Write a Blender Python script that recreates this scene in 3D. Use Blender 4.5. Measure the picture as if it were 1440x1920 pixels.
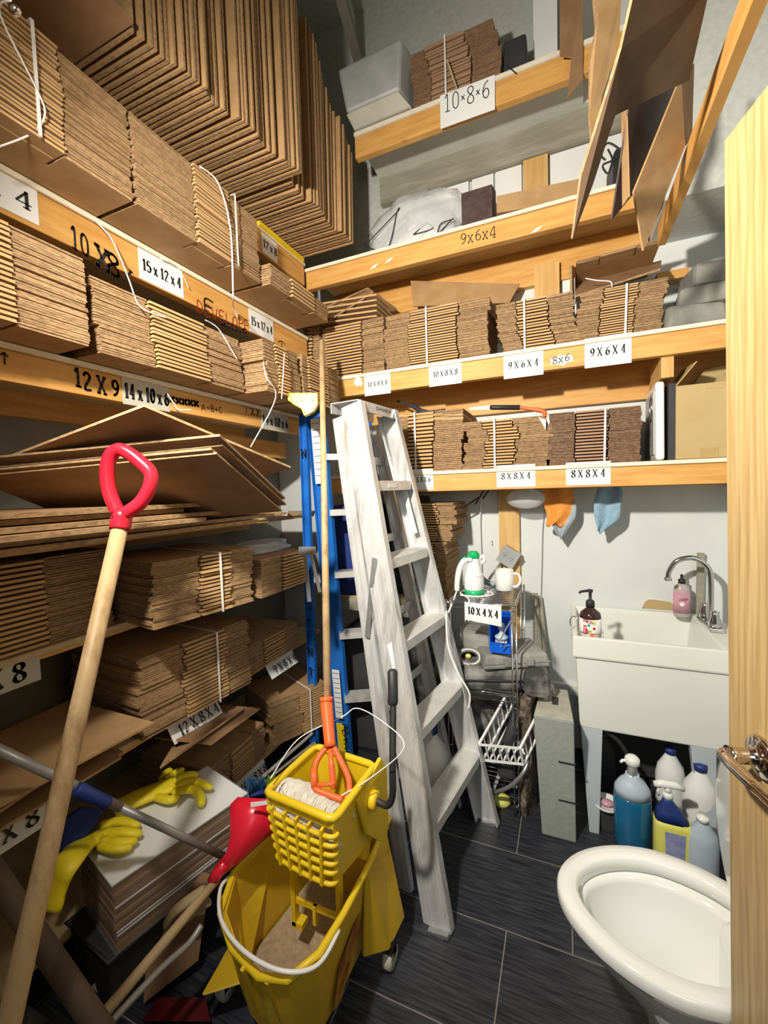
import bpy, bmesh, math, random
from mathutils import Vector, Matrix
random.seed(7)
for o in list(bpy.data.objects): bpy.data.objects.remove(o)
SC = bpy.context.scene; COL = SC.collection
V = Vector
# ---------------------------------------------------------------- camera
# axes of the camera expressed in the room (columns right, up, backward)
RX, RY, RZ = V((.91937, .00742, .39331)), V((.39210, .06330, -.91774)), V((-.03171, .99797, .05529))
F_PX = 796.0
def ortho():
    x = V((RX[0], RY[0], RZ[0])).normalized()
    y = V((RX[1], RY[1], RZ[1])); y = (y - x*x.dot(y)).normalized()
    return x, y, x.cross(y)
CX, CY, CZ = ortho()
EYE = V((0, 0, 1.45))
cam_d = bpy.data.cameras.new('camera'); cam = bpy.data.objects.new('camera', cam_d); COL.objects.link(cam)
cam.matrix_world = Matrix(((CX[0],CY[0],CZ[0],EYE[0]),(CX[1],CY[1],CZ[1],EYE[1]),(CX[2],CY[2],CZ[2],EYE[2]),(0,0,0,1)))
cam_d.sensor_fit = 'HORIZONTAL'; cam_d.sensor_width = 36; cam_d.lens = 36*F_PX/1440; cam_d.clip_start = .03
SC.camera = cam
# ---------------------------------------------------------------- world, lamps, exposure
w = bpy.data.worlds.new('world'); SC.world = w; w.use_nodes = True
w.node_tree.nodes['Background'].inputs[0].default_value = (.80, .88, 1.0, 1)
w.node_tree.nodes['Background'].inputs[1].default_value = .018
SC.view_settings.view_transform = 'Standard'; SC.view_settings.look = 'None'
SC.view_settings.gamma = 1; SC.view_settings.use_curve_mapping = False
SC.view_settings.exposure = 0.68
def lamp(name, kind, loc, energy, color, size=.1, aim=None):
    d = bpy.data.lights.new(name, kind); d.energy = energy; d.color = color
    if kind == 'AREA': d.size = size
    else: d.shadow_soft_size = size
    o = bpy.data.objects.new(name, d); COL.objects.link(o); o.location = loc
    if aim: o.rotation_euler = (V(aim)-V(loc)).to_track_quat('-Z', 'Y').to_euler()
    return o
bulb = lamp('bulb_light', 'SPOT', (-.60, .10, 2.20), 178, (1.0, .92, .80), .045, (-.10, 2.4, 1.55))
bulb.data.spot_size = math.radians(144); bulb.data.spot_blend = 1.0
lamp('hallway_fill', 'AREA', (.34, -1.1, 1.9), 5.5, (.90, .96, 1.0), .9, (-.1, 2.0, .9))  # soft fill added outside the doorway, its source unseen
# ---------------------------------------------------------------- points measured along the sight line onto a known plane
def ray(px, py): return (CX*((px-720)/F_PX) + CY*(-(py-960)/F_PX) - CZ)
def at(px, py, ax, val):
    d = ray(px, py); i = 'xyz'.index(ax); t = (val-EYE[i])/d[i]; return EYE + d*t
def cp(px, py, depth): return EYE + ray(px, py)*depth
# ---------------------------------------------------------------- object helpers
ORG = {}
def tag(o, label=None, cat=None, group=None, kind=None):
    if label: o['label'] = label
    if cat: o['category'] = cat
    if group: o['group'] = group
    if kind: o['kind'] = kind
    return o
def thing(name, label, cat, loc=(0,0,0), rz=0, group=None):
    o = bpy.data.objects.new(name, None); COL.objects.link(o); o.empty_display_size = .05
    o.location = loc; o.rotation_euler = (0,0,rz); ORG[o.name] = (V(loc), rz)
    return tag(o, label, cat, group)
class MB:
    def __init__(s): s.v = []; s.f = []; s.m = []; s.sm = []
    def add(s, vs, fs, mi=0, smooth=False):
        b = len(s.v); s.v += [V(p) for p in vs]
        for f in fs: s.f.append([b+i for i in f]); s.m.append(mi); s.sm.append(smooth)
        return s
    def box(s, a, b, mi=0, M=None):
        x0,y0,z0 = a; x1,y1,z1 = b
        vs = [V(p) for p in ((x0,y0,z0),(x1,y0,z0),(x1,y1,z0),(x0,y1,z0),(x0,y0,z1),(x1,y0,z1),(x1,y1,z1),(x0,y1,z1))]
        if M: vs = [M @ p for p in vs]
        return s.add(vs, [(3,2,1,0),(4,5,6,7),(0,1,5,4),(1,2,6,5),(2,3,7,6),(3,0,4,7)], mi)
    def hexa(s, lo, hi, mi=0, smooth=False):      # two quads joined
        n = len(lo); vs = list(lo)+list(hi)
        fs = [tuple(range(n))[::-1], tuple(range(n,2*n))] + [(i,(i+1)%n,n+(i+1)%n,n+i) for i in range(n)]
        return s.add(vs, fs, mi, smooth)
    def sheet(s, pts, t, mi=0, n=None):
        pts = [V(p) for p in pts]
        if n is None:
            n = V((0,0,0))
            for i in range(len(pts)): n += pts[i].cross(pts[(i+1)%len(pts)])
            n.normalize()
        else: n = V(n)
        return s.hexa([p-n*t/2 for p in pts], [p+n*t/2 for p in pts], mi)
    def bar(s, a, b, w, h, up=(0,0,1), mi=0, w2=None, h2=None):
        a, b = V(a), V(b); d = (b-a).normalized(); u = V(up); r = d.cross(u)
        if r.length < 1e-4: r = d.cross(V((1,0,0)))
        r.normalize(); u = r.cross(d).normalized(); w2 = w if w2 is None else w2; h2 = h if h2 is None else h2
        q = lambda c, w, h: [c-r*w/2-u*h/2, c+r*w/2-u*h/2, c+r*w/2+u*h/2, c-r*w/2+u*h/2]
        return s.hexa(q(a,w,h), q(b,w2,h2), mi)
    def prof(s, a, b, outline, r, u, mi=0, scale2=1.0):   # outline [(r,u)] swept from a to b
        a, b, r, u = V(a), V(b), V(r), V(u)
        return s.hexa([a+r*p[0]+u*p[1] for p in outline], [b+r*p[0]*scale2+u*p[1] for p in outline], mi)
    def tube(s, pts, rad, seg=10, mi=0, cap=True, closed=False, flat=None):
        pts = [V(p) for p in pts]; n = len(pts)
        if not hasattr(rad, '__len__'): rad = [rad]*n
        prev = None; rings = []
        for i, p in enumerate(pts):
            if closed: d = (pts[(i+1)%n]-pts[i-1])
            else: d = (pts[min(i+1,n-1)]-pts[max(i-1,0)])
            if d.length < 1e-9: d = V((0,0,1))
            d.normalize()
            if prev is None:
                u = V((0,0,1)) if abs(d.z) < .9 else V((1,0,0)); r = d.cross(u).normalized()
            else:
                r = prev - d*prev.dot(d)
                r = r.normalized() if r.length > 1e-6 else d.cross(V((0,0,1))).normalized()
            prev = r; u = r.cross(d)
            fl = flat if flat else 1
            rings.append([p + r*math.cos(k*2*math.pi/seg)*rad[i] + u*math.sin(k*2*math.pi/seg)*rad[i]*fl for k in range(seg)])
        vs = [q for R in rings for q in R]; fs = []
        for i in range(n if closed else n-1):
            j = (i+1) % n
            for k in range(seg):
                fs.append((i*seg+k, i*seg+(k+1)%seg, j*seg+(k+1)%seg, j*seg+k))
        s.add(vs, fs, mi, True)
        if cap and not closed: s.add(rings[0], [tuple(range(seg))], mi); s.add(rings[-1], [tuple(range(seg))[::-1]], mi)
        return s
    def lathe(s, prof, c=(0,0,0), seg=24, mi=0, sx=1, sy=1, M=None, smooth=True):
        vs = []; n = len(prof)
        for r, z in prof:
            for k in range(seg):
                a = k*2*math.pi/seg; p = V((r*sx*math.cos(a), r*sy*math.sin(a), z))
                vs.append((M @ p if M else p) + V(c))
        fs = [(i*seg+k, i*seg+(k+1)%seg, (i+1)*seg+(k+1)%seg, (i+1)*seg+k) for i in range(n-1) for k in range(seg)]
        s.add(vs, fs, mi, smooth)
        if prof[0][0] > 1e-4: s.add(vs[:seg], [tuple(range(seg))[::-1]], mi)
        if prof[-1][0] > 1e-4: s.add(vs[-seg:], [tuple(range(seg))], mi)
        return s
    def loft(s, rings, mi=0, smooth=True, cap=True, closed=True):
        n = len(rings[0]); vs = [V(p) for R in rings for p in R]
        fs = [(i*n+k, i*n+(k+1)%n, (i+1)*n+(k+1)%n, (i+1)*n+k) for i in range(len(rings)-1) for k in range(n if closed else n-1)]
        s.add(vs, fs, mi, smooth)
        if cap and closed: s.add(rings[0], [tuple(range(n))[::-1]], mi); s.add(rings[-1], [tuple(range(n))], mi)
        return s
    def ball(s, c, r, mi=0, seg=12, sx=1, sy=1, sz=1):
        n = seg//2; prof = [(max(r*math.sin(math.pi*i/n), 1e-5), -r*sz*math.cos(math.pi*i/n)) for i in range(n+1)]
        return s.lathe(prof, c, seg, mi, sx, sy)
    def build(s, name, mats, parent=None, bevel=0, weld=True, local=False, solid=0, sub=0, label=None, cat=None, group=None, kind=None):
        if parent is not None:
            org, rz = ORG[parent.name]
        else:
            lo = V([min(p[i] for p in s.v) for i in range(3)]); hi = V([max(p[i] for p in s.v) for i in range(3)])
            org, rz = (V((0,0,0)) if local else V(((lo.x+hi.x)/2, (lo.y+hi.y)/2, lo.z))), 0
        if local: vs = s.v
        else:
            Mi = Matrix.Rotation(-rz, 3, 'Z'); vs = [Mi @ (p-org) for p in s.v]
        me = bpy.data.meshes.new(name)
        me.from_pydata([tuple(p) for p in vs], [], s.f)
        mats = mats if isinstance(mats, (list, tuple)) else [mats]
        for m in mats: me.materials.append(m)
        me.polygons.foreach_set('material_index', s.m); me.polygons.foreach_set('use_smooth', s.sm)
        me.update()
        bm = bmesh.new(); bm.from_mesh(me)
        if weld: bmesh.ops.remove_doubles(bm, verts=bm.verts, dist=1e-5)
        bmesh.ops.recalc_face_normals(bm, faces=bm.faces)
        bm.to_mesh(me); bm.free()
        o = bpy.data.objects.new(name, me); COL.objects.link(o)
        if parent is not None: o.parent = parent
        else: o.location = (0,0,0) if local else org
        ORG[o.name] = (org, rz)
        if bevel:
            b = o.modifiers.new('bevel', 'BEVEL'); b.width = bevel; b.segments = 2; b.limit_method = 'ANGLE'; b.angle_limit = .7
        if solid:
            b = o.modifiers.new('solid', 'SOLIDIFY'); b.thickness = solid; b.offset = 0
        if sub:
            b = o.modifiers.new('sub', 'SUBSURF'); b.levels = sub; b.render_levels = sub
        return tag(o, label, cat, group, kind)
def bez(pts, n=8):                       # smooth path through the points
    pts = [V(p) for p in pts]; out = []
    for i in range(len(pts)-1):
        p0 = pts[max(i-1,0)]; p1 = pts[i]; p2 = pts[i+1]; p3 = pts[min(i+2,len(pts)-1)]
        for k in range(n):
            t = k/n; out.append(.5*((2*p1)+(p2-p0)*t+(2*p0-5*p1+4*p2-p3)*t*t+(3*p1-p0-3*p2+p3)*t**3))
    return out+[pts[-1]]
# ---------------------------------------------------------------- materials
def nn(nt, t, **kw):
    n = nt.nodes.new(t)
    for k, v in kw.items(): setattr(n, k, v)
    return n
def mat(name, c, c2=None, rough=.6, metal=0, scale=8, stretch=(1,1,1), bump=0, detail=4, ramp=(.35,.65), vary=0, trans=0, alpha=1, coat=0, ior=1.45, dirt=None, dirt_scale=3, dirt_at=(.55,.7)):
    m = bpy.data.materials.new(name); m.use_nodes = True; nt = m.node_tree; b = nt.nodes['Principled BSDF']; L = nt.links.new
    b.inputs['Roughness'].default_value = rough; b.inputs['Metallic'].default_value = metal
    b.inputs['Transmission Weight'].default_value = trans; b.inputs['Alpha'].default_value = alpha
    b.inputs['Coat Weight'].default_value = coat; b.inputs['IOR'].default_value = ior
    tc = nn(nt, 'ShaderNodeTexCoord'); mp = nn(nt, 'ShaderNodeMapping'); mp.inputs['Scale'].default_value = stretch
    L(tc.outputs['Object'], mp.inputs[0])
    src = mp.outputs[0]
    if vary:
        oi = nn(nt, 'ShaderNodeObjectInfo'); cmb = nn(nt, 'ShaderNodeVectorMath', operation='SCALE'); cmb.inputs[0].default_value = (7.3, 3.1, 5.7)
        L(oi.outputs['Random'], cmb.inputs['Scale']); ad = nn(nt, 'ShaderNodeVectorMath', operation='ADD'); L(src, ad.inputs[0]); L(cmb.outputs[0], ad.inputs[1]); src = ad.outputs[0]
    nz = nn(nt, 'ShaderNodeTexNoise'); nz.inputs['Scale'].default_value = scale; nz.inputs['Detail'].default_value = detail; L(src, nz.inputs['Vector'])
    rp = nn(nt, 'ShaderNodeValToRGB'); rp.color_ramp.elements[0].position = ramp[0]; rp.color_ramp.elements[1].position = ramp[1]
    c2 = c2 or tuple(min(1, x*1.15) for x in c)
    rp.color_ramp.elements[0].color = (*c, 1); rp.color_ramp.elements[1].color = (*c2, 1)
    L(nz.outputs['Fac'], rp.inputs[0]); out = rp.outputs[0]
    if dirt:
        n2 = nn(nt, 'ShaderNodeTexNoise'); n2.inputs['Scale'].default_value = dirt_scale; n2.inputs['Detail'].default_value = 6; n2.inputs['Roughness'].default_value = .65; L(src, n2.inputs['Vector'])
        r2 = nn(nt, 'ShaderNodeMapRange'); r2.inputs[1].default_value, r2.inputs[2].default_value = dirt_at; L(n2.outputs['Fac'], r2.inputs[0])
        mx = nn(nt, 'ShaderNodeMix', data_type='RGBA'); L(r2.outputs[0], mx.inputs[0]); L(out, mx.inputs[6]); mx.inputs[7].default_value = (*dirt, 1); out = mx.outputs[2]
    if vary:
        hs = nn(nt, 'ShaderNodeHueSaturation'); mr = nn(nt, 'ShaderNodeMapRange'); mr.inputs[3].default_value = 1-vary; mr.inputs[4].default_value = 1+vary
        L(oi.outputs['Random'], mr.inputs[0]); L(mr.outputs[0], hs.inputs['Value']); L(out, hs.inputs['Color']); out = hs.outputs[0]
    L(out, b.inputs['Base Color'])
    if bump:
        bp = nn(nt, 'ShaderNodeBump'); bp.inputs['Strength'].default_value = bump; bp.inputs['Distance'].default_value = .004
        L(nz.outputs['Fac'], bp.inputs['Height']); L(bp.outputs[0], b.inputs['Normal'])
    return m
M = {}
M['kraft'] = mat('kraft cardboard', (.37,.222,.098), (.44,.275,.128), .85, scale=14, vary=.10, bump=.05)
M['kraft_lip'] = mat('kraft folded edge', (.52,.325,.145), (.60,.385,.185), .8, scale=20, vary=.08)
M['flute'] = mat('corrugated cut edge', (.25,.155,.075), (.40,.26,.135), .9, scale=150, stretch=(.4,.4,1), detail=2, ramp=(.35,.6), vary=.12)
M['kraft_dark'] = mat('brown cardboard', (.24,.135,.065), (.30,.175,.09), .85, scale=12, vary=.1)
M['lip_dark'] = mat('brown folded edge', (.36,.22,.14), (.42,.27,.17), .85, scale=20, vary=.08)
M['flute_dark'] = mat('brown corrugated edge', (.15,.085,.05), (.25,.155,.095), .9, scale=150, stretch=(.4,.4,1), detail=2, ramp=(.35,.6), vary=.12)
M['pine'] = mat('pine lumber', (.60,.30,.075), (.72,.41,.12), .55, scale=5, stretch=(1,1,9), detail=5, bump=.05, dirt=(.30,.14,.04), dirt_scale=6, dirt_at=(.66,.74))
M['pine_y'] = mat('pine lumber lengthwise', (.58,.29,.07), (.70,.40,.12), .55, scale=5, stretch=(.8,.8,9), detail=5, bump=.05, dirt=(.32,.15,.05), dirt_scale=5, dirt_at=(.66,.76))
M['pine_v'] = mat('upright pine', (.58,.34,.11), (.70,.46,.18), .6, scale=5, stretch=(7,7,.7), detail=5)
M['pine_old'] = mat('weathered lumber', (.26,.25,.20), (.36,.34,.27), .8, scale=5, stretch=(1,1,7), detail=6)
M['ply'] = mat('plywood edge', (.76,.70,.54), (.84,.79,.66), .7, scale=30, stretch=(1,1,6))
M['ply_under'] = mat('plywood sheet', (.50,.38,.20), (.58,.46,.27), .75, scale=6, stretch=(1,5,1))
M['ply_white'] = mat('white painted board', (.62,.64,.58), (.70,.71,.65), .6, scale=5)
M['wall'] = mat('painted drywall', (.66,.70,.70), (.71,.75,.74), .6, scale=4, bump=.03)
M['wall_dim'] = mat('drywall in painted shade', (.22,.22,.20), (.30,.30,.27), .8, scale=4)  # drywall colour darkened to stand in for shade behind the left shelves
M['wall_top'] = mat('rough drywall', (.50,.53,.50), (.58,.61,.57), .8, scale=40, bump=.2)
M['paper'] = mat('white paper', (.78,.80,.79), (.84,.86,.85), .7, scale=5)
M['ink'] = mat('black ink', (.015,.013,.015), (.03,.03,.03), .6)
M['red_ink'] = mat('red ink', (.30,.02,.015), (.36,.03,.02), .6)
M['alu'] = mat('brushed aluminium', (.66,.68,.69), (.76,.77,.77), .36, .45, scale=9, stretch=(5,5,.8), detail=5, dirt=(.34,.33,.31), dirt_scale=4, dirt_at=(.5,.75))
M['alu_tread'] = mat('ribbed aluminium', (.68,.68,.66), (.78,.78,.75), .42, .4, scale=10, dirt=(.36,.33,.28), dirt_scale=7, dirt_at=(.55,.75))
M['zinc'] = mat('zinc plate', (.45,.47,.48), (.55,.57,.58), .45, .8, scale=10)
M['chrome'] = mat('chrome', (.62,.63,.64), (.70,.71,.72), .12, 1)
M['nickel'] = mat('polished nickel', (.62,.55,.49), (.70,.63,.56), .12, 1)
M['blue_fg'] = mat('blue fibreglass', (.012,.13,.50), (.02,.18,.60), .4, scale=8, dirt=(.008,.05,.2), dirt_scale=9, dirt_at=(.6,.75))
M['navy'] = mat('dark blue plastic', (.012,.03,.16), (.02,.045,.22), .5)
M['yellow'] = mat('yellow plastic', (.72,.50,.012), (.78,.56,.02), .38, scale=6, dirt=(.46,.24,.03), dirt_scale=3.5, dirt_at=(.60,.85))
M['yellow_grim'] = mat('grimy yellow plastic', (.62,.40,.02), (.72,.49,.02), .42, scale=5, bump=.05, dirt=(.30,.14,.035), dirt_scale=2.6, dirt_at=(.50,.72))
M['yellow_cap'] = mat('yellow cap plastic', (.85,.62,.01), (.9,.68,.02), .35)
M['glove'] = mat('yellow rubber', (.80,.64,.015), (.86,.72,.03), .45, scale=30, bump=.1)
M['sticker_red'] = mat('worn rust sticker', (.25,.055,.015), (.50,.27,.02), .6, scale=30)
M['red'] = mat('red plastic', (.62,.012,.03), (.72,.02,.045), .28, scale=6)
M['orange'] = mat('orange plastic', (.75,.13,.03), (.82,.17,.05), .4, scale=6)
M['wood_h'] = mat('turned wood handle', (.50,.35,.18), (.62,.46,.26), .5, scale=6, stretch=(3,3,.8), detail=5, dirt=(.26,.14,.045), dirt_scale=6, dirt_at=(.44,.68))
M['wood_d'] = mat('worn dark wood', (.055,.036,.022), (.10,.065,.04), .7, scale=6)
M['wood_b'] = mat('pale broom wood', (.40,.30,.16), (.48,.36,.2), .6, scale=6)
M['grey_pole'] = mat('grey enamelled tube', (.26,.25,.24), (.34,.33,.31), .4, .3, scale=14)
M['cotton'] = mat('cotton yarn', (.56,.54,.47), (.68,.66,.58), .95, scale=60)
M['black'] = mat('black rubber', (.018,.018,.02), (.03,.03,.032), .5)
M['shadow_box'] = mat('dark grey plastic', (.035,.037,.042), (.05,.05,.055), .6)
M['porcelain'] = mat('white porcelain', (.78,.80,.77), (.80,.82,.79), .08, coat=.6)
M['sink'] = mat('moulded sink plastic', (.76,.78,.73), (.79,.81,.76), .3, scale=3, dirt=(.70,.66,.54), dirt_scale=2.0, dirt_at=(.6,.85))
M['sink_leg'] = mat('grey steel leg', (.42,.47,.52), (.47,.52,.57), .45, .2)
M['white_pl'] = mat('white plastic', (.78,.80,.79), (.82,.84,.83), .3)
M['green_pl'] = mat('green plastic', (.01,.40,.13), (.02,.47,.17), .3)
M['blue_pl'] = mat('blue plastic bin', (.0,.09,.60), (.01,.12,.68), .35)
M['grey_pl'] = mat('dusty grey plastic', (.20,.20,.185), (.33,.33,.30), .75, scale=9, bump=.1)
M['grey_soft'] = mat('dusty black vinyl', (.045,.045,.045), (.30,.30,.28), .8, scale=11, bump=.5, ramp=(.42,.72))
M['concrete'] = mat('grey painted block', (.27,.30,.28), (.31,.34,.32), .7, scale=60, bump=.1)
M['concrete_top'] = mat('dusty block top', (.36,.35,.29), (.46,.45,.38), .85, scale=20)
M['grey_tub'] = mat('grey galvanised', (.40,.43,.43), (.50,.53,.53), .55, .25, scale=9, bump=.08)
M['cream_face'] = mat('grey cream board', (.46,.45,.38), (.52,.51,.43), .7, scale=12)
M['cloth_o'] = mat('orange cloth', (.78,.28,.045), (.84,.34,.07), .95, scale=60, bump=.2)
M['cloth_b'] = mat('blue cloth', (.24,.40,.52), (.32,.48,.60), .95, scale=60, bump=.2)
M['cloth_g'] = mat('grey cloth', (.34,.40,.44), (.42,.48,.52), .95, scale=60, bump=.2)
M['amber'] = mat('brown bottle', (.035,.015,.012), (.05,.022,.018), .12, coat=.5)
M['pink'] = mat('pink soap label', (.55,.28,.36), (.62,.33,.42), .4, scale=25)
M['clear_pink'] = mat('clear pale plastic', (.55,.47,.46), (.60,.52,.50), .15, alpha=.8)
M['blue_liq'] = mat('blue detergent', (.012,.14,.30), (.02,.18,.36), .12, coat=.4)
M['frost'] = mat('frosted plastic', (.42,.52,.60), (.48,.58,.66), .3)
M['spray_lab'] = mat('lilac label', (.24,.27,.50), (.34,.37,.58), .5, scale=40)
M['yel_lab'] = mat('pale yellow label', (.70,.70,.14), (.75,.75,.2), .4)
M['tan_box'] = mat('tan carton', (.47,.35,.16), (.51,.39,.19), .7, scale=8)
M['tape'] = mat('packing tape', (.46,.33,.13), (.50,.36,.16), .15, coat=.6, scale=20)
M['strap'] = mat('white strapping', (.80,.80,.78), (.86,.86,.84), .35)
M['oak'] = None
M['thin_wrap'] = mat('thin wrap', (.80,.83,.85), (.9,.92,.94), .14, alpha=.10, scale=25, bump=1.0)
M['brown_shade'] = mat('cardboard in painted shade', (.085,.050,.026), (.12,.072,.038), .8, scale=12)  # cardboard colour darkened as if the face were turned from the lamp
M['wine'] = mat('dark red plastic', (.09,.006,.01), (.12,.01,.015), .4)
M['plastic_film'] = mat('clear film', (.80,.83,.85), (.9,.92,.94), .14, alpha=.46, scale=25, bump=1.0)
M['dirt'] = mat('crumbling brown fill', (.075,.05,.035), (.27,.22,.17), .95, scale=45, bump=1, ramp=(.35,.7))
M['sand'] = mat('dried sediment', (.34,.25,.15), (.44,.34,.22), .95, scale=60, bump=.4)
M['disc'] = mat('ceramic plate', (.30,.27,.24), (.36,.33,.29), .5, scale=15)
M['void'] = mat('dark print and painted shade', (.055,.03,.03), (.09,.055,.05), .6, scale=30)  # print on the small box, painted shade inside the hanging carton
M['blue_bristle'] = mat('blue bristles', (.02,.10,.26), (.04,.2,.42), .8, scale=80)
M['bristle_lime'] = mat('lime bristles', (.35,.50,.05), (.42,.58,.08), .8, scale=80)
M['navy_cloth'] = mat('navy cloth', (.006,.018,.13), (.012,.03,.2), .9)
def oak():
    m = mat('oak veneer', (.40,.275,.125), (.51,.365,.17), .42, scale=5, stretch=(22,22,.8), detail=6, ramp=(.35,.65)); nt = m.node_tree; L = nt.links.new
    b = nt.nodes['Principled BSDF']; tc = nn(nt,'ShaderNodeTexCoord'); mp = nn(nt,'ShaderNodeMapping'); mp.inputs['Scale'].default_value = (3.2,3.2,.45); L(tc.outputs['Object'], mp.inputs[0])
    wv = nn(nt,'ShaderNodeTexWave', wave_type='RINGS', rings_direction='Z'); wv.inputs['Scale'].default_value = 4.5; wv.inputs['Distortion'].default_value = 7; wv.inputs['Detail'].default_value = 4; wv.inputs['Detail Scale'].default_value = 1.2; L(mp.outputs[0], wv.inputs[0])
    rp = nn(nt,'ShaderNodeValToRGB'); rp.color_ramp.elements[0].color = (.84,.80,.70,1); rp.color_ramp.elements[1].color = (1,1,1,1); rp.color_ramp.elements[1].position = .5; L(wv.outputs['Fac'], rp.inputs[0])
    mx = nn(nt,'ShaderNodeMix', data_type='RGBA', blend_type='MULTIPLY'); mx.inputs[0].default_value = 1
    src = b.inputs['Base Color'].links[0].from_socket; L(src, mx.inputs[6]); L(rp.outputs[0], mx.inputs[7]); L(mx.outputs[2], b.inputs['Base Color'])
    return m
M['oak'] = oak()
def floor_mat():
    m = mat('dark streaked tile', (.012,.014,.020), (.058,.064,.078), .42, scale=9, stretch=(.9,16,1), detail=8, ramp=(.38,.72)); nt = m.node_tree; L = nt.links.new
    b = nt.nodes['Principled BSDF']; g = nn(nt,'ShaderNodeNewGeometry'); sp = nn(nt,'ShaderNodeSeparateXYZ'); L(g.outputs['Position'], sp.inputs[0])
    def mth(op, a, bb=None):
        n = nn(nt,'ShaderNodeMath', operation=op)
        for i, x in enumerate((a, bb)):
            if x is None: continue
            if isinstance(x, (int, float)): n.inputs[i].default_value = x
            else: L(x, n.inputs[i])
        return n.outputs[0]
    yy = mth('DIVIDE', mth('SUBTRACT', sp.outputs[1], 1.339-3.12), .312)
    row = mth('FLOOR', yy); fy = mth('FRACT', yy)
    par = mth('MODULO', row, 2)
    xx = mth('FRACT', mth('DIVIDE', mth('ADD', mth('ADD', sp.outputs[0], 6.287), mth('MULTIPLY', par, -.0)), .61))
    xb = mth('FRACT', mth('DIVIDE', mth('ADD', sp.outputs[0], 6.09), .61))
    xs = mth('ADD', mth('MULTIPLY', xx, par), mth('MULTIPLY', xb, mth('SUBTRACT', 1, par)))
    d1 = mth('LESS_THAN', mth('ABSOLUTE', mth('SUBTRACT', fy, .5)), .4945)
    d2 = mth('LESS_THAN', mth('ABSOLUTE', mth('SUBTRACT', xs, .5)), .4970)
    ok = mth('MULTIPLY', d1, d2)
    mx = nn(nt,'ShaderNodeMix', data_type='RGBA'); L(ok, mx.inputs[0]); mx.inputs[6].default_value = (.22,.21,.19,1)
    src = b.inputs['Base Color'].links[0].from_socket; L(src, mx.inputs[7]); L(mx.outputs[2], b.inputs['Base Color'])
    return m
M['floor'] = floor_mat()
# ================================================================ ROOM SHELL
XL, XR, YB, YF = -1.85, .76, 2.47, -.05
def struct(name, mb, m, **k):
    o = mb.build(name, m, local=True, **k); o['kind'] = 'structure'; return o
struct('floor', MB().box((XL-.1,-1.6,-.06),(1.4,YB+.1,0)), M['floor'])
struct('ceiling', MB().box((XL-.1,YF-.1,4.3),(XR+.1,YB+.1,4.4)), M['wall_top'])
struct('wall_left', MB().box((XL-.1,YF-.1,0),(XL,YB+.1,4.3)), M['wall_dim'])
bm_ = MB()
bm_.box((XL,YB,0),(XR+.1,YB+.1,2.78)); bm_.box((XL,YB,2.78),(XR+.1,YB+.1,4.3), 1)
struct('wall_back', bm_, [M['wall'], M['wall_top']])
struct('wall_right', MB().box((XR,.30,0),(XR+.1,YB,4.3)), M['wall'])
struct('wall_front', MB().box((XL,YF-.1,0),(-.47,YF,4.3)).box((-.47,YF-.1,2.32),(XR+.1,YF,4.3)), M['wall'])
struct('trim_bulkhead', MB().box((.38,2.10,2.575),(XR,YB,4.3)), M['wall_top'])
struct('baseboard_back', MB().box((-.15,YB-.03,.30),(.75,YB,.36)).box((-.15,YB-.012,.0),(.75,YB,.30)), M['white_pl'], bevel=.004)
struct('trim_stud', MB().box((-.345,YB-.035,1.0),(-.235,YB,1.43)).box((-.345,YB-.035,.55),(-.235,YB,1.0)), M['pine_v'])
struct('trim_overhead_rail', MB().bar(at(625,-60,'z',3.95), at(672,112,'z',3.95), .05,.05), M['pine_old'])

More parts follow.
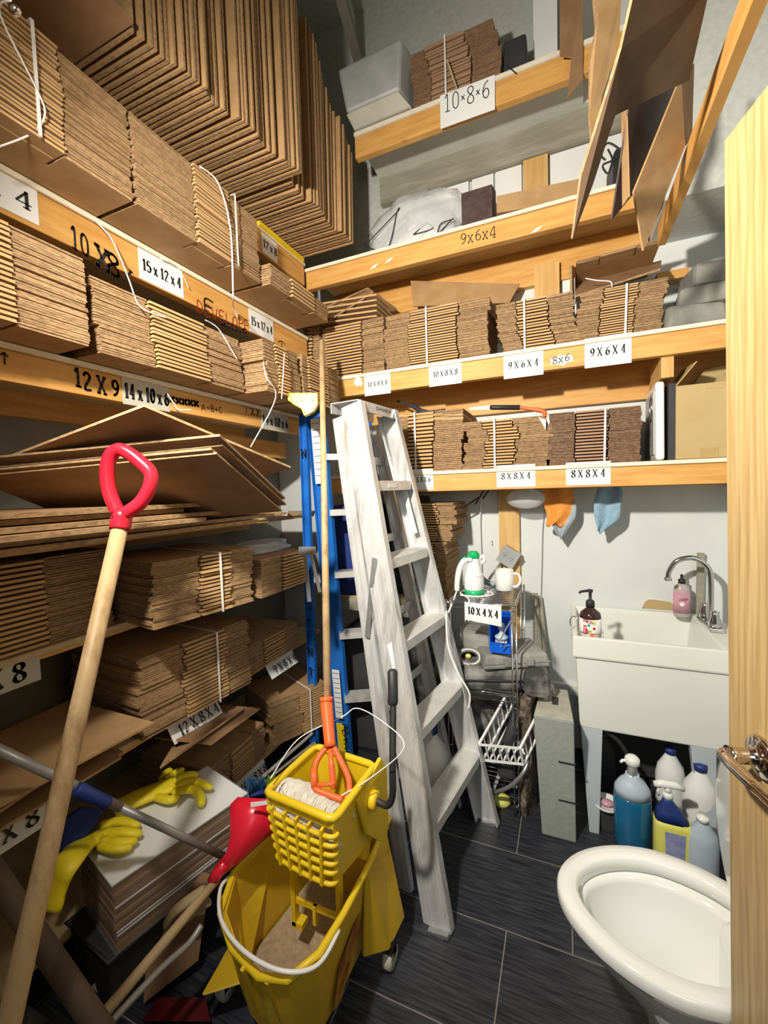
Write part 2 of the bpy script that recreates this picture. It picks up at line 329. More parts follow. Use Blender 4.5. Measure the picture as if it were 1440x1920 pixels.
# ================================================================ LETTERING
GL = {  # strokes in a box one unit high
 '0': [[(.28,0),(.10,.15),(.05,.5),(.10,.85),(.28,1),(.46,.85),(.51,.5),(.46,.15),(.28,0)]],
 '1': [[(.10,.82),(.28,1),(.28,0)],[(.10,0),(.46,0)]],
 '2': [[(.05,.8),(.14,.96),(.30,1),(.46,.88),(.46,.68),(.05,.02),(.52,.02)]],
 '3': [[(.06,.88),(.24,1),(.44,.88),(.42,.65),(.22,.54),(.46,.42),(.48,.16),(.26,0),(.04,.12)]],
 '4': [[(.40,0),(.40,1),(.02,.28),(.56,.28)],[(.26,0),(.52,0)]],
 '5': [[(.50,1),(.12,1),(.08,.58),(.30,.62),(.50,.46),(.48,.14),(.26,0),(.04,.1)]],
 '6': [[(.46,.97),(.22,.82),(.07,.5),(.07,.2),(.26,0),(.48,.14),(.48,.42),(.28,.56),(.08,.38)]],
 '7': [[(.04,.98),(.52,.98),(.22,0)]],
 '8': [[(.28,.54),(.08,.70),(.10,.92),(.28,1),(.46,.92),(.48,.72),(.28,.54),(.06,.34),(.07,.1),(.28,0),(.49,.1),(.50,.34),(.28,.54)]],
 '9': [[(.10,.03),(.34,.18),(.49,.5),(.49,.8),(.30,1),(.08,.86),(.08,.58),(.28,.44),(.48,.62)]],
 'X': [[(.06,1),(.62,0)],[(.62,1),(.06,0)],[(0,1),(.20,1)],[(.50,1),(.70,1)],[(0,0),(.20,0)],[(.50,0),(.70,0)]],
 'x': [[(.06,.66),(.48,0)],[(.48,.66),(.06,0)],[(0,.66),(.16,.66)],[(.38,.66),(.54,.66)],[(0,0),(.16,0)],[(.38,0),(.54,0)]],
 'A': [[(0,0),(.3,1),(.6,0)],[(.12,.38),(.48,.38)]],
 'B': [[(.05,0),(.05,1),(.4,.92),(.4,.62),(.05,.54),(.46,.44),(.46,.08),(.05,0)]],
 'C': [[(.5,.85),(.28,1),(.06,.7),(.06,.3),(.28,0),(.5,.15)]],
 'D': [[(.05,0),(.05,1),(.36,.9),(.5,.5),(.36,.1),(.05,0)]],
 'E': [[(.46,1),(.05,1),(.05,0),(.48,0)],[(.05,.52),(.38,.52)]],
 'F': [[(.5,1),(.05,1),(.05,0)],[(.05,.52),(.4,.52)]],
 'H': [[(.05,0),(.05,1)],[(.5,0),(.5,1)],[(.05,.5),(.5,.5)]],
 'I': [[(.1,0),(.1,1)]],
 'L': [[(.05,1),(.05,0),(.48,0)]],
 'N': [[(.05,0),(.05,1),(.5,0),(.5,1)]],
 'O': [[(.28,0),(.06,.3),(.06,.7),(.28,1),(.5,.7),(.5,.3),(.28,0)]],
 'P': [[(.05,0),(.05,1),(.44,.92),(.46,.6),(.05,.48)]],
 'R': [[(.05,0),(.05,1),(.44,.92),(.46,.6),(.05,.48),(.5,0)]],
 'S': [[(.48,.88),(.26,1),(.08,.78),(.46,.28),(.28,0),(.04,.12)]],
 'T': [[(0,1),(.56,1)],[(.28,1),(.28,0)]],
 'V': [[(0,1),(.26,0),(.52,1)]],
 'U': [[(.05,1),(.05,.2),(.28,0),(.5,.2),(.5,1)]],
 'W': [[(0,1),(.16,0),(.32,.8),(.48,0),(.64,1)]],
 'G': [[(.5,.85),(.28,1),(.06,.7),(.06,.3),(.28,0),(.5,.2),(.5,.45),(.3,.45)]],
 'K': [[(.05,0),(.05,1)],[(.48,1),(.05,.45),(.5,0)]],
 'M': [[(.05,0),(.05,1),(.32,.3),(.6,1),(.6,0)]],
 'Y': [[(0,1),(.27,.5),(.54,1)],[(.27,.5),(.27,0)]],
 '+': [[(.26,.2),(.26,.8)],[(.02,.5),(.5,.5)]],
 '^': [[(.25,0),(.25,1)],[(.02,.7),(.25,1),(.48,.7)]],
 '-': [[(.05,.5),(.4,.5)]], '.': [[(.1,0),(.14,.04)]],
 '*': [[(.02,.62),(.26,.36)],[(.26,.62),(.02,.36)]],
}
def write(mb, text, o, ex, ez, h, wide=None, hand=False, weight=.10, mi=0, gap=.22, jit=0, lift=.0006, space=.30):
    """flat strokes of the text on the plane through o spanned by ex, ez"""
    ex, ez = V(ex).normalized(), V(ez).normalized(); nrm = ex.cross(ez)
    adv = []; x = 0
    for c in text:
        if c == ' ': adv.append(None); x += space; continue
        wd = max(p[0] for s in GL[c] for p in s); adv.append(x); x += wd+gap
    total = (x-gap)*h; k = (wide/total) if wide else 1
    rr = random.Random(len(text)*7+int(h*1e4))
    for c, a in zip(text, adv):
        if a is None: continue
        dz = rr.uniform(-jit, jit)
        for s in GL[c]:
            pts = [V(((a+p[0])*k*h, (p[1]+dz)*h)) for p in s]
            if hand or c in '0689352OC':
                q = []
                for i in range(len(pts)-1):
                    p0 = pts[max(i-1,0)]; p1 = pts[i]; p2 = pts[i+1]; p3 = pts[min(i+2,len(pts)-1)]
                    for j in range(4):
                        t = j/4; q.append(.5*((2*p1)+(p2-p0)*t+(2*p0-5*p1+4*p2-p3)*t*t+(3*p1-p0-3*p2+p3)*t**3))
                pts = q+[pts[-1]]
            for i in range(len(pts)-1):
                a2, b2 = pts[i], pts[i+1]; d = b2-a2
                if d.length < 1e-7: continue
                d.normalize(); nn_ = V((-d.y, d.x))
                wgt = weight*h*(1 if hand else (.40+.75*abs(d.y))*(1.25 if d.x*d.y <= 0 else .8))
                e = d*wgt*.25
                q4 = [a2-e-nn_*wgt/2, b2+e-nn_*wgt/2, b2+e+nn_*wgt/2, a2-e+nn_*wgt/2]
                mb.add([o+ex*p.x+ez*p.y+nrm*lift for p in q4], [(0,1,2,3)], mi)
    return total*k
# ================================================================ SHELVES
YS = 2.10      # face of the back shelves
XS = -1.334    # face of the left shelves
ZA, ZB, ZC, ZD = 1.530, 2.070, 2.690, 3.305        # upper faces of the back shelves
Z0, Z1, Z2, Z3, Z4, Z5 = 2.720, 2.315, 1.860, 1.040, .640, .205
def back_shelf(z, bh, x0, x1, label, deep=.11):
    t = thing('wall_shelf', label, 'shelf', (x0, YS, z-bh-.018), 0)
    MB().box((x0,YS,z-bh-.018),(x1,YS+.038,z-.018)).build('front_board', M['pine'], t, bevel=.003)
    MB().box((x0,YS-.006,z-.018),(x1,YB-.003,z)).build('plywood_board', [M['ply_under']], t)
    MB().box((x0,YS-.008,z-.016),(x1,YS-.006,z-.001)).build('board_edge', M['ply'], t)
    if deep: MB().box((x0,YB-.04,z-deep),(x1,YB-.002,z-.0185)).build('cleat', M['pine'], t)
    return t
def left_shelf(z, bh, y0, y1, label, m='pine_y', edge='ply', thin=False):
    if thin: bh = .014; edge = 'ply_under'
    t = thing('wall_shelf', label, 'shelf', (XS, y0, z-bh-.018), 0)
    MB().box((XS-.038,y0,z-bh-.018),(XS,y1,z-.018)).build('front_board', M[m], t, bevel=.003)
    MB().box((XL+.003,y0,z-.018),(XS+.006,y1,z)).build('plywood_board', M['ply_under'], t)
    MB().box((XS+.006,y0,z-.016),(XS+.008,y1,z-.001)).build('board_edge', M[edge], t)
    MB().box((XL+.002,y0,z-.11),(XL+.04,y1,z-.0185)).build('cleat', M['pine_y'], t)
    return t
shA = back_shelf(ZA, .085, XS+.002, XR-.01, 'lowest back wall shelf, just above the sink and hanging cloths')
shB = back_shelf(ZB, .090, XS+.002, XR-.01, 'second back wall shelf, with the 9 X 6 X 4 papers on its face', .225)
shC = back_shelf(ZC, .095, XS+.002, .37, 'third back wall shelf with 9x6x4 handwritten on its face, clear plastic bag on top', .20)
shD = thing('wall_shelf', 'highest back wall shelf carrying the grey tub and a handwritten 10x8x6 paper', 'shelf', (-1.0, YS, ZD-.13))
MB().box((-1.0,YS,ZD-.125),(.30,YS+.038,ZD-.02)).build('front_board', M['pine'], shD, bevel=.003)
MB().box((-1.0,YS-.006,ZD-.02),(.30,YB-.003,ZD)).build('plywood_board', M['ply_white'], shD)
MB().box((-1.0,YS-.008,ZD-.018),(.30,YS-.006,ZD-.001)).build('board_edge', M['ply'], shD)
MB().box((-1.0,YB-.045,ZD-.17),(.37,YB-.003,ZD-.0205)).build('cleat', M['pine_old'], shD)
sh1 = left_shelf(Z1, .105, -.04, YS-.01, 'left wall shelf with marker writing and 15 x 12 x 4 papers, second from top')
sh0 = left_shelf(Z0, .105, -.04, YS-.01, 'topmost left wall shelf carrying the boxes stood upright')
sh2 = left_shelf(Z2, .082, -.04, YS-.01, 'left wall shelf marked 14 x 10 x 6 and A+B+C')
shM = left_shelf(1.335, .085, -.04, YS-.01, 'left wall shelf under the wide loose cardboard sheets', thin=True)
sh3 = left_shelf(Z3, .06, -.04, YS-.01, 'left wall shelf with a 0 X 8 paper, behind the red-gripped handle', thin=True)
sh4 = left_shelf(Z4, .06, -.04, YS-.01, 'left wall shelf with curled white papers, second from the floor', thin=True)
sh5 = left_shelf(Z5, .06, -.04, YS-.01, 'bottom left wall shelf, just above floor level', thin=True)
# wall framing seen above shelf C: studs and pale panels
panel = MB()
for a,b in ((-.62,-.48),(-.46,-.345),(-.335,-.20),(-.06,.36)): panel.box((a,YB-.02,ZC+.02),(b,YB-.004,3.13))
panel.build('wall_panel', M['paper'], label='row of white panels between the studs above the third back shelf', cat='wall panel')
for i,(a,b) in enumerate(((-.19,-.07),)):
    MB().box((a,YB-.042,ZC+.002),(b,YB-.004,3.13)).build('wall_stud', M['pine_v'], label='upright stud between white panels above the third back shelf', cat='stud')
MB().box((-.14,YB-.075,ZB+.002),(-.02,YB-.045,ZC-.12)).build('wall_stud', M['pine_v'], label='upright stud beside a white square, behind the second back shelf bundles', cat='stud')
MB().box((-.01,YB-.02,ZB+.30),(.27,YB-.004,ZC-.115)).build('wall_panel', M['paper'], label='white panel patch glimpsed behind the second back shelf bundles', cat='wall panel')
MB().box((-.8,YB-.055,ZD-.62),(.37,YB-.043,ZD-.60)).build('wall_panel', M['kraft'], label='x', cat='x') if 0 else None
# paper labels with printed sizes
def back_label(px0, py0, px1, py1, text, shelf, h=.036, off=.0015, tilt=0, ink='ink', hand=False, xo=None, mt='paper', weight=.12, wide=None):
    a = at(px0,py0,'y',YS); b = at(px1,py1,'y',YS)
    x0, x1, zt, zb = a.x, b.x, a.z, b.z
    y = YS-off
    o = MB().sheet([(x0,y,zb),(x1,y,zb),(x1,y,zt),(x0,y,zt)], .0012).build('paper_label', M[mt], shelf, label='paper reading '+text if text else None)
    if text:
        m = MB(); wd = wide or (x1-x0)*.74
        h *= .86; write(m, text, V((x0+((x1-x0)-wd)*(.5 if xo is None else xo), y-.001, (zt+zb)/2-h*.5)), (1,0,0), (0,0,1), h, wd, hand, weight)
        m.build('lettering', M[ink], o)
    return o
back_label(683,702,733,737,'10 X 8 X 8',shB,.028); back_label(804,682,866,718,'10 X 8 X 8',shB,.031)
back_label(944,664,1019,702,'9 X 6 X 4',shB,.036); back_label(1096,636,1184,680,'9 X 6 X 4',shB,.040)
back_label(768,881,813,918,'4 X 8 X 6',shA,.030); back_label(931,873,1004,912,'8 X 8 X 4',shA,.034); back_label(1061,868,1145,908,'8 X 8 X 4',shA,.038)
# torn label scraps
def scrap(px, py, w, h, seed, text=None):
    r = random.Random(seed); c = at(px,py,'y',YS); n = 16; m = MB()
    pts = [V((c.x+math.cos(i*6.283/n)*w*r.uniform(.55,1), YS-.0012, c.z+math.sin(i*6.283/n)*h*r.uniform(.5,1))) for i in range(n)]
    m.sheet(pts, .0008, n=(0,-1,0)); o = m.build('torn_paper', M['paper'], shB)
    if text:
        m = MB(); write(m, text, V((c.x-w*.5, YS-.0024, c.z-h*.45)), (1,0,.12), (0,0,1), h*1.0, w*1.1, True, .10); m.build('lettering', M['ink'], o)
scrap(672,716,.030,.035,3); scrap(1050,676,.062,.030,5,'8x6')
# big handwritten label on shelf D
o = MB().sheet([at(826,242,'y',YS-.010), at(928,205,'y',YS-.010), at(928,140,'y',YS-.010), at(825,180,'y',YS-.010)], .0015).build('paper_label', M['paper'], shD, label='paper with 10x8x6 in pen')
m = MB(); a = at(833,211,'y',YS-.0115); b = at(916,182,'y',YS-.0115)
write(m, '10*8*6', a, b-a, (0,0,1), .075, (b-a).length, True, .055); m.build('lettering', M['ink'], o)
# handwriting on board C
m = MB(); a = at(864,458,'y',YS-.001); b = at(930,444,'y',YS-.001)
write(m, '9x6x4', a, b-a, (0,0,1), .050, (b-a).length, True, .07, jit=.08); m.build('lettering', M['ink'], shC)
m = MB()
for q in ((728,488),(1004,431),(700,500)):
    c = at(*q,'y',YS-.001); m.sheet([c+V((-.022,0,-.010)), c+V((.008,0,-.006)), c+V((.03,0,.010)), c+V((.002,0,.006))], .0008, n=(0,-1,0))
m.build('plaster_smear', M['paper'], shC)
# left labels
def left_label(y0, y1, z0, z1, text, shelf, h, mt='paper', bend=0, wide=.86, ink='ink', lab=None):
    x = XS+.0015+bend
    o = MB().sheet([(x,y0,z0),(x,y1,z0),(XS+.0015,y1,z1),(XS+.0015,y0,z1)], .0012, n=(1,0,0)).build('paper_label', M[mt], shelf, label='paper reading '+text)
    m = MB(); wd = (y1-y0)*wide
    zc = (z0+z1)/2-h*.5; xx = x - (bend*(zc-z0)/(z1-z0) if bend else 0)
    write(m, text, V((xx+.001+(abs(bend)*.4), y0+((y1-y0)-wd)*.5, zc)), (0,1,0), (-bend/(z1-z0) if bend else 0,0,1), h, wd, False, .15)
    m.build('lettering', M[ink], o); return o
def yz(px, py): p = at(px,py,'x',XS); return p.y, p.z
a = yz(70,378); b = yz(0,330); left_label(.505, yz(70,380)[0], 2.205, 2.305, '12 x 4', sh1, .042)
ya, yb = yz(260,500)[0], yz(344,560)[0]; left_label(ya, yb, 2.195, 2.300, '15 x 12 x 4', sh1, .036)
ya, yb = yz(467,605)[0], yz(513,640)[0]; left_label(ya, yb, 2.195, 2.300, '15 x 12 x 4', sh1, .036)
ya, yb = yz(228,725)[0], yz(317,750)[0]; left_label(ya, yb, 1.755, 1.845, '14 x 10 x 6', sh2, .046, 'cream_face', wide=.92)
ya, yb = yz(488,760)[0], yz(540,790)[0]; left_label(ya, yb, 1.755, 1.845, '14 x 10 x 6', sh2, .042, 'cream_face', wide=.92)
ya, yb = yz(490,440)[0], yz(520,490)[0]; left_label(ya, yb, 2.605, 2.700, '12 x 8', sh0, .034)
left_label(.47, yz(74,1240)[0]+.0, .955, 1.035, '0 X 8', sh3, .048, 'cream_face', wide=.62)
left_label(1.04, 1.27, .565, .645, '12 X 8 X 4', sh4, .036, 'paper', .05, wide=.8)
left_label(1.585, 1.80, .565, .645, '9 X 8 X 4', sh4, .034, 'paper', .05, wide=.8)
left_label(.50, .70, .555, .640, '8 X 8 X', sh4, .040, 'paper', .01, wide=.9)
left_label(1.36, 1.55, .125, .205, '10 X 8 X 8', sh5, .030, 'paper', .03, wide=.85)
def hand(px0, py0, px1, py1, text, h, shelf, ink='ink', weight=.13, jit=.1):
    a = at(px0,py0,'x',XS+.001); b = at(px1,py1,'x',XS+.001); m = MB()
    write(m, text, a, b-a, (0,0,1), h, (b-a).length, True, weight, jit=jit, lift=.0008); m.build('lettering', M[ink], shelf)
hand(133,458,166,486,'10',.062,sh1,weight=.10); hand(180,496,206,512,'X',.060,sh1,weight=.17); hand(202,506,222,520,'8',.066,sh1,weight=.13); hand(228,520,250,540,'X',.055,sh1,weight=.10)
hand(370,586,466,622,'DEVELOPE',.045,sh1,'red_ink',.09); hand(383,583,400,590,'F',.055,sh1,'ink',.13)
hand(415,612,462,625,'BXXC',.020,sh1,weight=.28); hand(522,652,534,657,'^',.040,sh1,weight=.10)
hand(2,682,16,686,'^',.030,sh2,weight=.12)
hand(140,722,222,744,'12 X 9',.050,sh2,weight=.14); hand(378,770,416,774,'A+B+C',.024,sh2,weight=.12); hand(318,752,372,762,'XXXXX',.016,sh2,weight=.5)
hand(456,772,468,776,'^',.034,sh2,weight=.12); hand(470,776,488,780,'XX',.030,sh2,weight=.14)
# small label on a rear board under the 14 x 10 x 6 shelf
MB().box((XL+.30,yz(370,800)[0]-.0,1.645),(XL+.338,YS-.01,1.735)).build('wall_shelf', M['pine_y'], label='inner crosspiece under the 14 x 10 x 6 shelf', cat='shelf')
# ================================================================ CARDBOARD BUNDLES
def flatbox(w, d, t, f1, f2, seed, dark=False):
    r = random.Random(seed); m = MB(); j = lambda a: r.uniform(-a, a)
    g = .0025; zs = ((.03*t,.43*t),(.55*t,.95*t))
    def slab(x0, x1, y0, y1, z0, z1, front, side=1):
        b = len(m.f); m.box((x0,y0,z0),(x1,y1,z1),0); m.m[b+2] = front; m.m[b+3] = side; m.m[b+5] = side
    for a, b in ((0, f1*w-g), (f2*w+g, w)):
        for z0, z1 in zs: slab(a+(j(.002) if a else 0), b, .004+j(.003), .07, z0, z1, 1)
    x0, x1 = f1*w+g, f2*w-g
    slab(x0, x1, -.006+j(.003), .07, .22*t, .80*t, 2, 2)
    m.box((x0+.004,.035,.02*t),(x1-.004,.07,.9*t),0)
    for z0, z1 in zs: slab(0, w, .07, d, z0, z1, 1)
    ms = [M['kraft_dark'], M['flute_dark'], M['lip_dark']] if dark else [M['kraft'], M['flute'], M['kraft_lip']]
    return m, ms
def bundle(loc, w, d, h, n, f1, f2, label, rz=0, strap=.5, dark=False, group=None, jx=.004, seed=1, steps=None, name='cardboard_bundle', lean=0, jr=.006):
    """bundle of flattened boxes tied with strapping; local x along its face, y into the shelf"""
    t = thing(name, label, 'cardboard bundle', loc, rz, group)
    pitch = h/n; R_ = random.Random(seed); meshes = []
    for k in range(3):
        m, ms = flatbox(w, d, pitch*.97, f1, f2, seed*10+k, dark)
        o = m.build('flattened_box', ms, t, local=True, weld=False); o.parent = t; meshes.append(o)
    # place the three patterns, then copies of them
    for i in range(n):
        o = meshes[i] if i < 3 and i < n else None
        if o is None:
            src = meshes[R_.randrange(3)]; o = src.copy(); COL.objects.link(o); o.parent = t
        st = 0
        if steps:
            for (k0, sx) in steps:
                if i >= k0: st = sx
        o.location = (R_.uniform(-jx, jx)+st+lean*i*pitch, R_.uniform(-jx, jx)*.6, i*pitch+.0006)
        o.rotation_euler = (0, 0, R_.uniform(-jr, jr)*.5)
    if n < 3:
        for o in meshes[n:]: bpy.data.objects.remove(o)
    if strap is not None:
        for sx in (strap if isinstance(strap, (list, tuple)) else (strap,)):
            x = w*sx; m = MB(); e = .0045
            m.box((x-.004,-.0185,-.0),(x+.004,-.0175,h+.003)); m.box((x-.004,-.0185,h+.002),(x+.004,d*.9,h+.003))
            o = m.build('strap', M['strap'], t, local=True); o.parent = t
            # a slightly leaning strap
            if lean: o.rotation_euler = (0, math.atan(lean), 0)
    return t
def bb(px0, px1, ptop, z, n, f1, f2, label, pyb, d=.33, y=None, **k):      # on a back shelf, between two columns of the photo
    y = YS+.025 if y is None else y
    a = at(px0, pyb, 'y', y); b = at(px1, pyb, 'y', y); tp = at((px0+px1)/2, ptop, 'y', y)
    return bundle((a.x, y, z+.001), b.x-a.x, d, tp.z-z, n, f1, f2, label, 0, **k)
# --- shelf A, left to right
bb(737,866,772,ZA,16,.22,.60,'strapped bundle on the lowest back shelf, beside the aluminium ladder',865,strap=.36,seed=3,steps=((8,.008),))
bb(868,1027,785,ZA,16,.26,.62,'strapped bundle on the lowest back shelf, under the orange-handled saw',862,strap=.40,seed=4,steps=((4,.010),(9,.022),(13,-.004)),jx=.008)
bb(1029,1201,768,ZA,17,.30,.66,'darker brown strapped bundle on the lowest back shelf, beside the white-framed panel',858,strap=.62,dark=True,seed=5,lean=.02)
# --- shelf B
bb(571,600,588,ZB,20,.3,.6,'narrow bundle in the corner of the second back shelf, behind the stick top',700,d=.30,strap=None,seed=6)
bb(606,721,604,ZB,18,.06,.66,'bundle on the second back shelf, first right of the stick top',690,strap=None,seed=7,jx=.005)
bb(724,918,574,ZB,22,.25,.72,'widest strapped bundle on the second back shelf, above the 10 X 8 X 8 papers',685,strap=.43,seed=8,steps=((5,-.006),(17,.006)))
bb(932,1076,558,ZB,17,.27,.68,'strapped bundle on the second back shelf, lower boxes slipping right',655,strap=.38,seed=9,steps=((0,.028),(2,.022),(4,.014),(6,.006),(8,0)))
bb(1080,1242,536,ZB,20,.28,.68,'strapped bundle on the second back shelf, left of the grey cases',638,strap=.58,seed=10,lean=.03,steps=((14,.014),))
# bundle lying on top, tipped
tt = bb(1082,1238,484,ZB+.345,6,.28,.72,'thin bundle tipped on top of the bundle left of the grey cases',520,strap=None,seed=11)
tt.rotation_euler = (0, -.05, 0); tt.location.z += .012
# --- shelf D
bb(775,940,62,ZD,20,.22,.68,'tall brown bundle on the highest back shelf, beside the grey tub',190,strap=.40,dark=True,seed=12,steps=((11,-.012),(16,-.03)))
# --- tower left of the wire rack
r2 = at(786,1100,'y',2.16); zt = at(820,945,'y',2.16).z
zz = .86
for i,(hh,nn_,dx,w_) in enumerate(((.30,24,.018,.17),(.085,7,.0,.22),(.11,9,-.03,.27))):
    bundle((r2.x-.03+dx, 2.14, zz+.001), w_, .28, hh, nn_, .14, .66, ('narrow stack of small boxes forming the foot of the tower behind the ladder','short middle stack in the tower of small boxes behind the ladder','wide top stack in the tower of small boxes behind the ladder')[i], strap=(None,.05,None)[i], seed=20+i, jx=.010)
    zz += hh+.004
# ---------------- left wall
def lb(y0, y1, xf, z, h, n, f1, f2, label, d=.42, rz=0, **k):
    return bundle((xf, y0, z+.001), y1-y0, d, h, n, f1, f2, label, math.pi/2+rz, **k)
# shelf L1 (overhanging its face)
lb(.37,.918,-1.165,Z1,.262,22,.30,.66,'strapped bundle overhanging the marker-written left shelf, nearest the camera',strap=.54,seed=31,steps=((8,.004),(15,-.004)),d=.5)
lb(.932,1.484,-1.160,Z1,.262,22,.40,.70,'strapped bundle overhanging the marker-written left shelf, second from the camera',strap=.72,seed=32,steps=((10,-.006),),d=.5)
lb(1.50,1.965,-1.118,Z1,.085,5,.30,.70,'thin pile of flat boxes at the far end of the marker-written left shelf',strap=None,seed=33,d=.5)
# shelf L2
lb(.33,.775,-1.185,Z2,.232,18,.22,.62,'bundle between the two upper left shelves, nearest the camera',strap=None,seed=34)
lb(.818,1.405,-1.205,Z2,.205,16,.30,.68,'long strapped bundle between the two upper left shelves, middle one',strap=None,seed=35,steps=((0,.004),(6,-.008),(14,-.02)))
lb(1.425,1.66,-1.10,Z2,.20,15,.30,.66,'pair-strapped bundle between the upper left shelves, beside the yellow ladder cap',strap=None,seed=36,d=.40,steps=((9,-.02),))
lb(1.68,2.02,-1.10,Z2,.215,16,.12,.64,'bundle between the upper left shelves in the corner behind the stick top',strap=.4,seed=37,d=.40)
# shelf L3
lb(.34,.895,-1.345,Z3,.245,17,.30,.66,'dim strapped bundle on the 0 X 8 shelf, left of the wooden handle',strap=None,seed=41,d=.40,jx=.006)
lb(.885,1.262,-1.155,Z3,.205,16,.42,.74,'strapped bundle on the 0 X 8 shelf, right of the wooden handle',rz=-.18,strap=.62,seed=42,d=.40,jx=.006,steps=((8,.01),))
lb(1.30,1.60,-1.075,Z3,.15,11,.42,.95,'small bundle on the 0 X 8 shelf against the blue ladder',rz=.0,strap=None,seed=43,d=.34)
# shelf L4
lb(.93,1.40,-1.285,Z4,.275,19,.34,.74,'strapped bundle above the curled 12 X 8 X paper',rz=-.10,strap=.62,seed=45,d=.42,jx=.008,steps=((6,-.015),(12,.0)))
lb(1.43,1.82,-1.29,Z4,.13,9,.30,.70,'low bundle far along the shelf with curled papers',strap=None,seed=46,d=.38)
# shelf L5
lb(1.62,1.95,-1.32,Z5,.22,18,.5,.92,'tied bundle with a slanting end on the bottom left shelf beside the blue ladder',rz=-.45,strap=.62,seed=47,d=.30,steps=((4,.01),(9,-.012)))
lb(1.20,1.56,-1.30,Z5,.16,12,.34,.74,'bundle on the bottom left shelf under the bent open box',rz=.05,strap=None,seed=48,d=.36)
# lone flat sheets on shelf L4
for i,(y0,y1,x,dz,yaw) in enumerate(((.42,.88,-1.22,.10,.05),(.40,.86,-1.20,.085,-.06),(.44,.80,-1.24,.03,.03),(.40,.84,-1.26,.012,.0))):
    z = Z4+dz; MB().sheet([(x,y0,z),(x+yaw,y1,z+.012),(x-.36,y1,z+.012),(x-.36,y0,z)], .007).build('cardboard_sheet', [M['kraft']], label=('topmost','second','third','lowest')[i]+' loose flat sheet on the shelf with curled papers, behind the wooden handle', cat='cardboard sheet', group='loose sheets on the shelf with curled papers')
# upright flattened boxes on the highest left shelf
big = MB(); big.box((0,0,0),(.62,.0085,1.0),0); big.m[3]=1; big.m[5]=1; big.m[0]=1
def upright(y0, y1, n, xa, xb, ztop, label, group, lean, seed, zoff=0, yaw=.0):
    R_ = random.Random(seed); first = None
    for i in range(n):
        f = i/(n-1)
        if first is None:
            o = big.build('flattened_box', [M['kraft'], M['flute']], local=True); first = o
        else: o = first.copy(); COL.objects.link(o)
        tag(o, label if 0 < i < n-1 else label.replace('flattened box', ('nearest' if i == 0 else 'farthest')+' flattened box'), 'flattened box', group)
        y = y0+(y1-y0)*f; xf = xa+(xb-xa)*f+R_.uniform(-.008,.006)+(.018 if (i//6)%2 else 0)
        zz = ztop(f); o.scale = (1, 1, zz-Z0-zoff)
        o.location = (xf-.62, y, Z0+.004+zoff+R_.uniform(0,.004)); o.rotation_euler = (-lean(f), 0, R_.uniform(-.012,.012)+yaw*f)
upright(.885,1.515,36,-1.08,-.985,lambda f: 3.95-.12*f,'flattened box stood upright in the nearer pile on the highest left shelf','upright boxes, nearer pile on the highest left shelf',lambda f: .0,51)
upright(1.555,2.055,24,-1.045,-1.03,lambda f: 3.62-.42*f,'flattened box stood upright in the farther pile on the highest left shelf','upright boxes, farther pile on the highest left shelf',lambda f: .0+.05*f,52,.01)
# horizontal sheets overhanging at the far end of L0
for i in range(9):
    z = Z0-.004-.0; 
for i,(z,x,y0,y1) in enumerate(((Z0+.012,-1.066,.36,.872),)):
    MB().sheet([(x,y0,z),(x,y1,z),(x-.6,y1,z),(x-.6,y0,z)], .010).build('cardboard_sheet', M['kraft_dark'], label='flat cardboard sheet jutting from the highest left shelf, nearest the camera', cat='cardboard sheet')
# wide sheets at eye level
def sh(name, pts, t, label, group=None, m='kraft', m2='flute'):
    mb = MB(); mb.sheet(pts, t); k = len(pts)
    for i in range(2, 2+k): mb.m[i] = 1
    return mb.build(name, [M[m], M[m2]], label=label, cat='cardboard sheet', group=group)
for i,(z,x,y0,y1) in enumerate(((1.342,-1.075,.30,1.30),(1.357,-1.09,.28,1.50),(1.372,-1.03,.32,1.00),(1.387,-1.06,.30,1.36),(1.402,-1.10,.28,.98),(1.417,-1.075,.33,1.28))):
    sh('cardboard_sheet', [(x,y0,z),(x-.005,y1,z),(x-.55,y1,z),(x-.55,y0,z)], .012, ('lowest','second lowest','third lowest','third highest','second highest','topmost')[i]+' thick flat sheet of the eye-level pile left of the blue ladder', 'thick flat sheets at eye level on the left')
def para(p0, p1, p3): return [p0, p1, p1+p3-p0, p3]
sh('cardboard_sheet', para(cp(270,760,.98), cp(545,876,1.42), cp(-60,885,1.15)), .007, 'topmost cardboard sheet peaking above the red grip', None, 'kraft_dark')
base = para(cp(412,816,1.06), cp(535,934,1.42), cp(-60,862,1.10))
for i in range(5):
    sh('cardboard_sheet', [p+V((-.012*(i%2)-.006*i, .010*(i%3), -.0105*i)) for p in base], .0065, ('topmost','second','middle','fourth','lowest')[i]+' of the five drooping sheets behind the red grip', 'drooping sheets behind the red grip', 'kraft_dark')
# bent open boxes on the lower shelves
sh('cardboard_sheet', [(-1.12,1.05,Z4-.045),(-1.17,1.36,Z4-.085),(-1.45,1.36,Z4-.11),(-1.40,1.05,Z4-.08)], .005, 'dark sheet slipped out beneath the shelf with curled papers', None, 'kraft_dark')
P0 = [at(300,1440,'x',-1.12), at(455,1330,'x',-1.20), at(475,1325,'x',-1.42), at(330,1390,'x',-1.42)]
sh('cardboard_sheet', P0, .006, 'bent kraft sheet sloping over the bundle on the bottom left shelf', None)
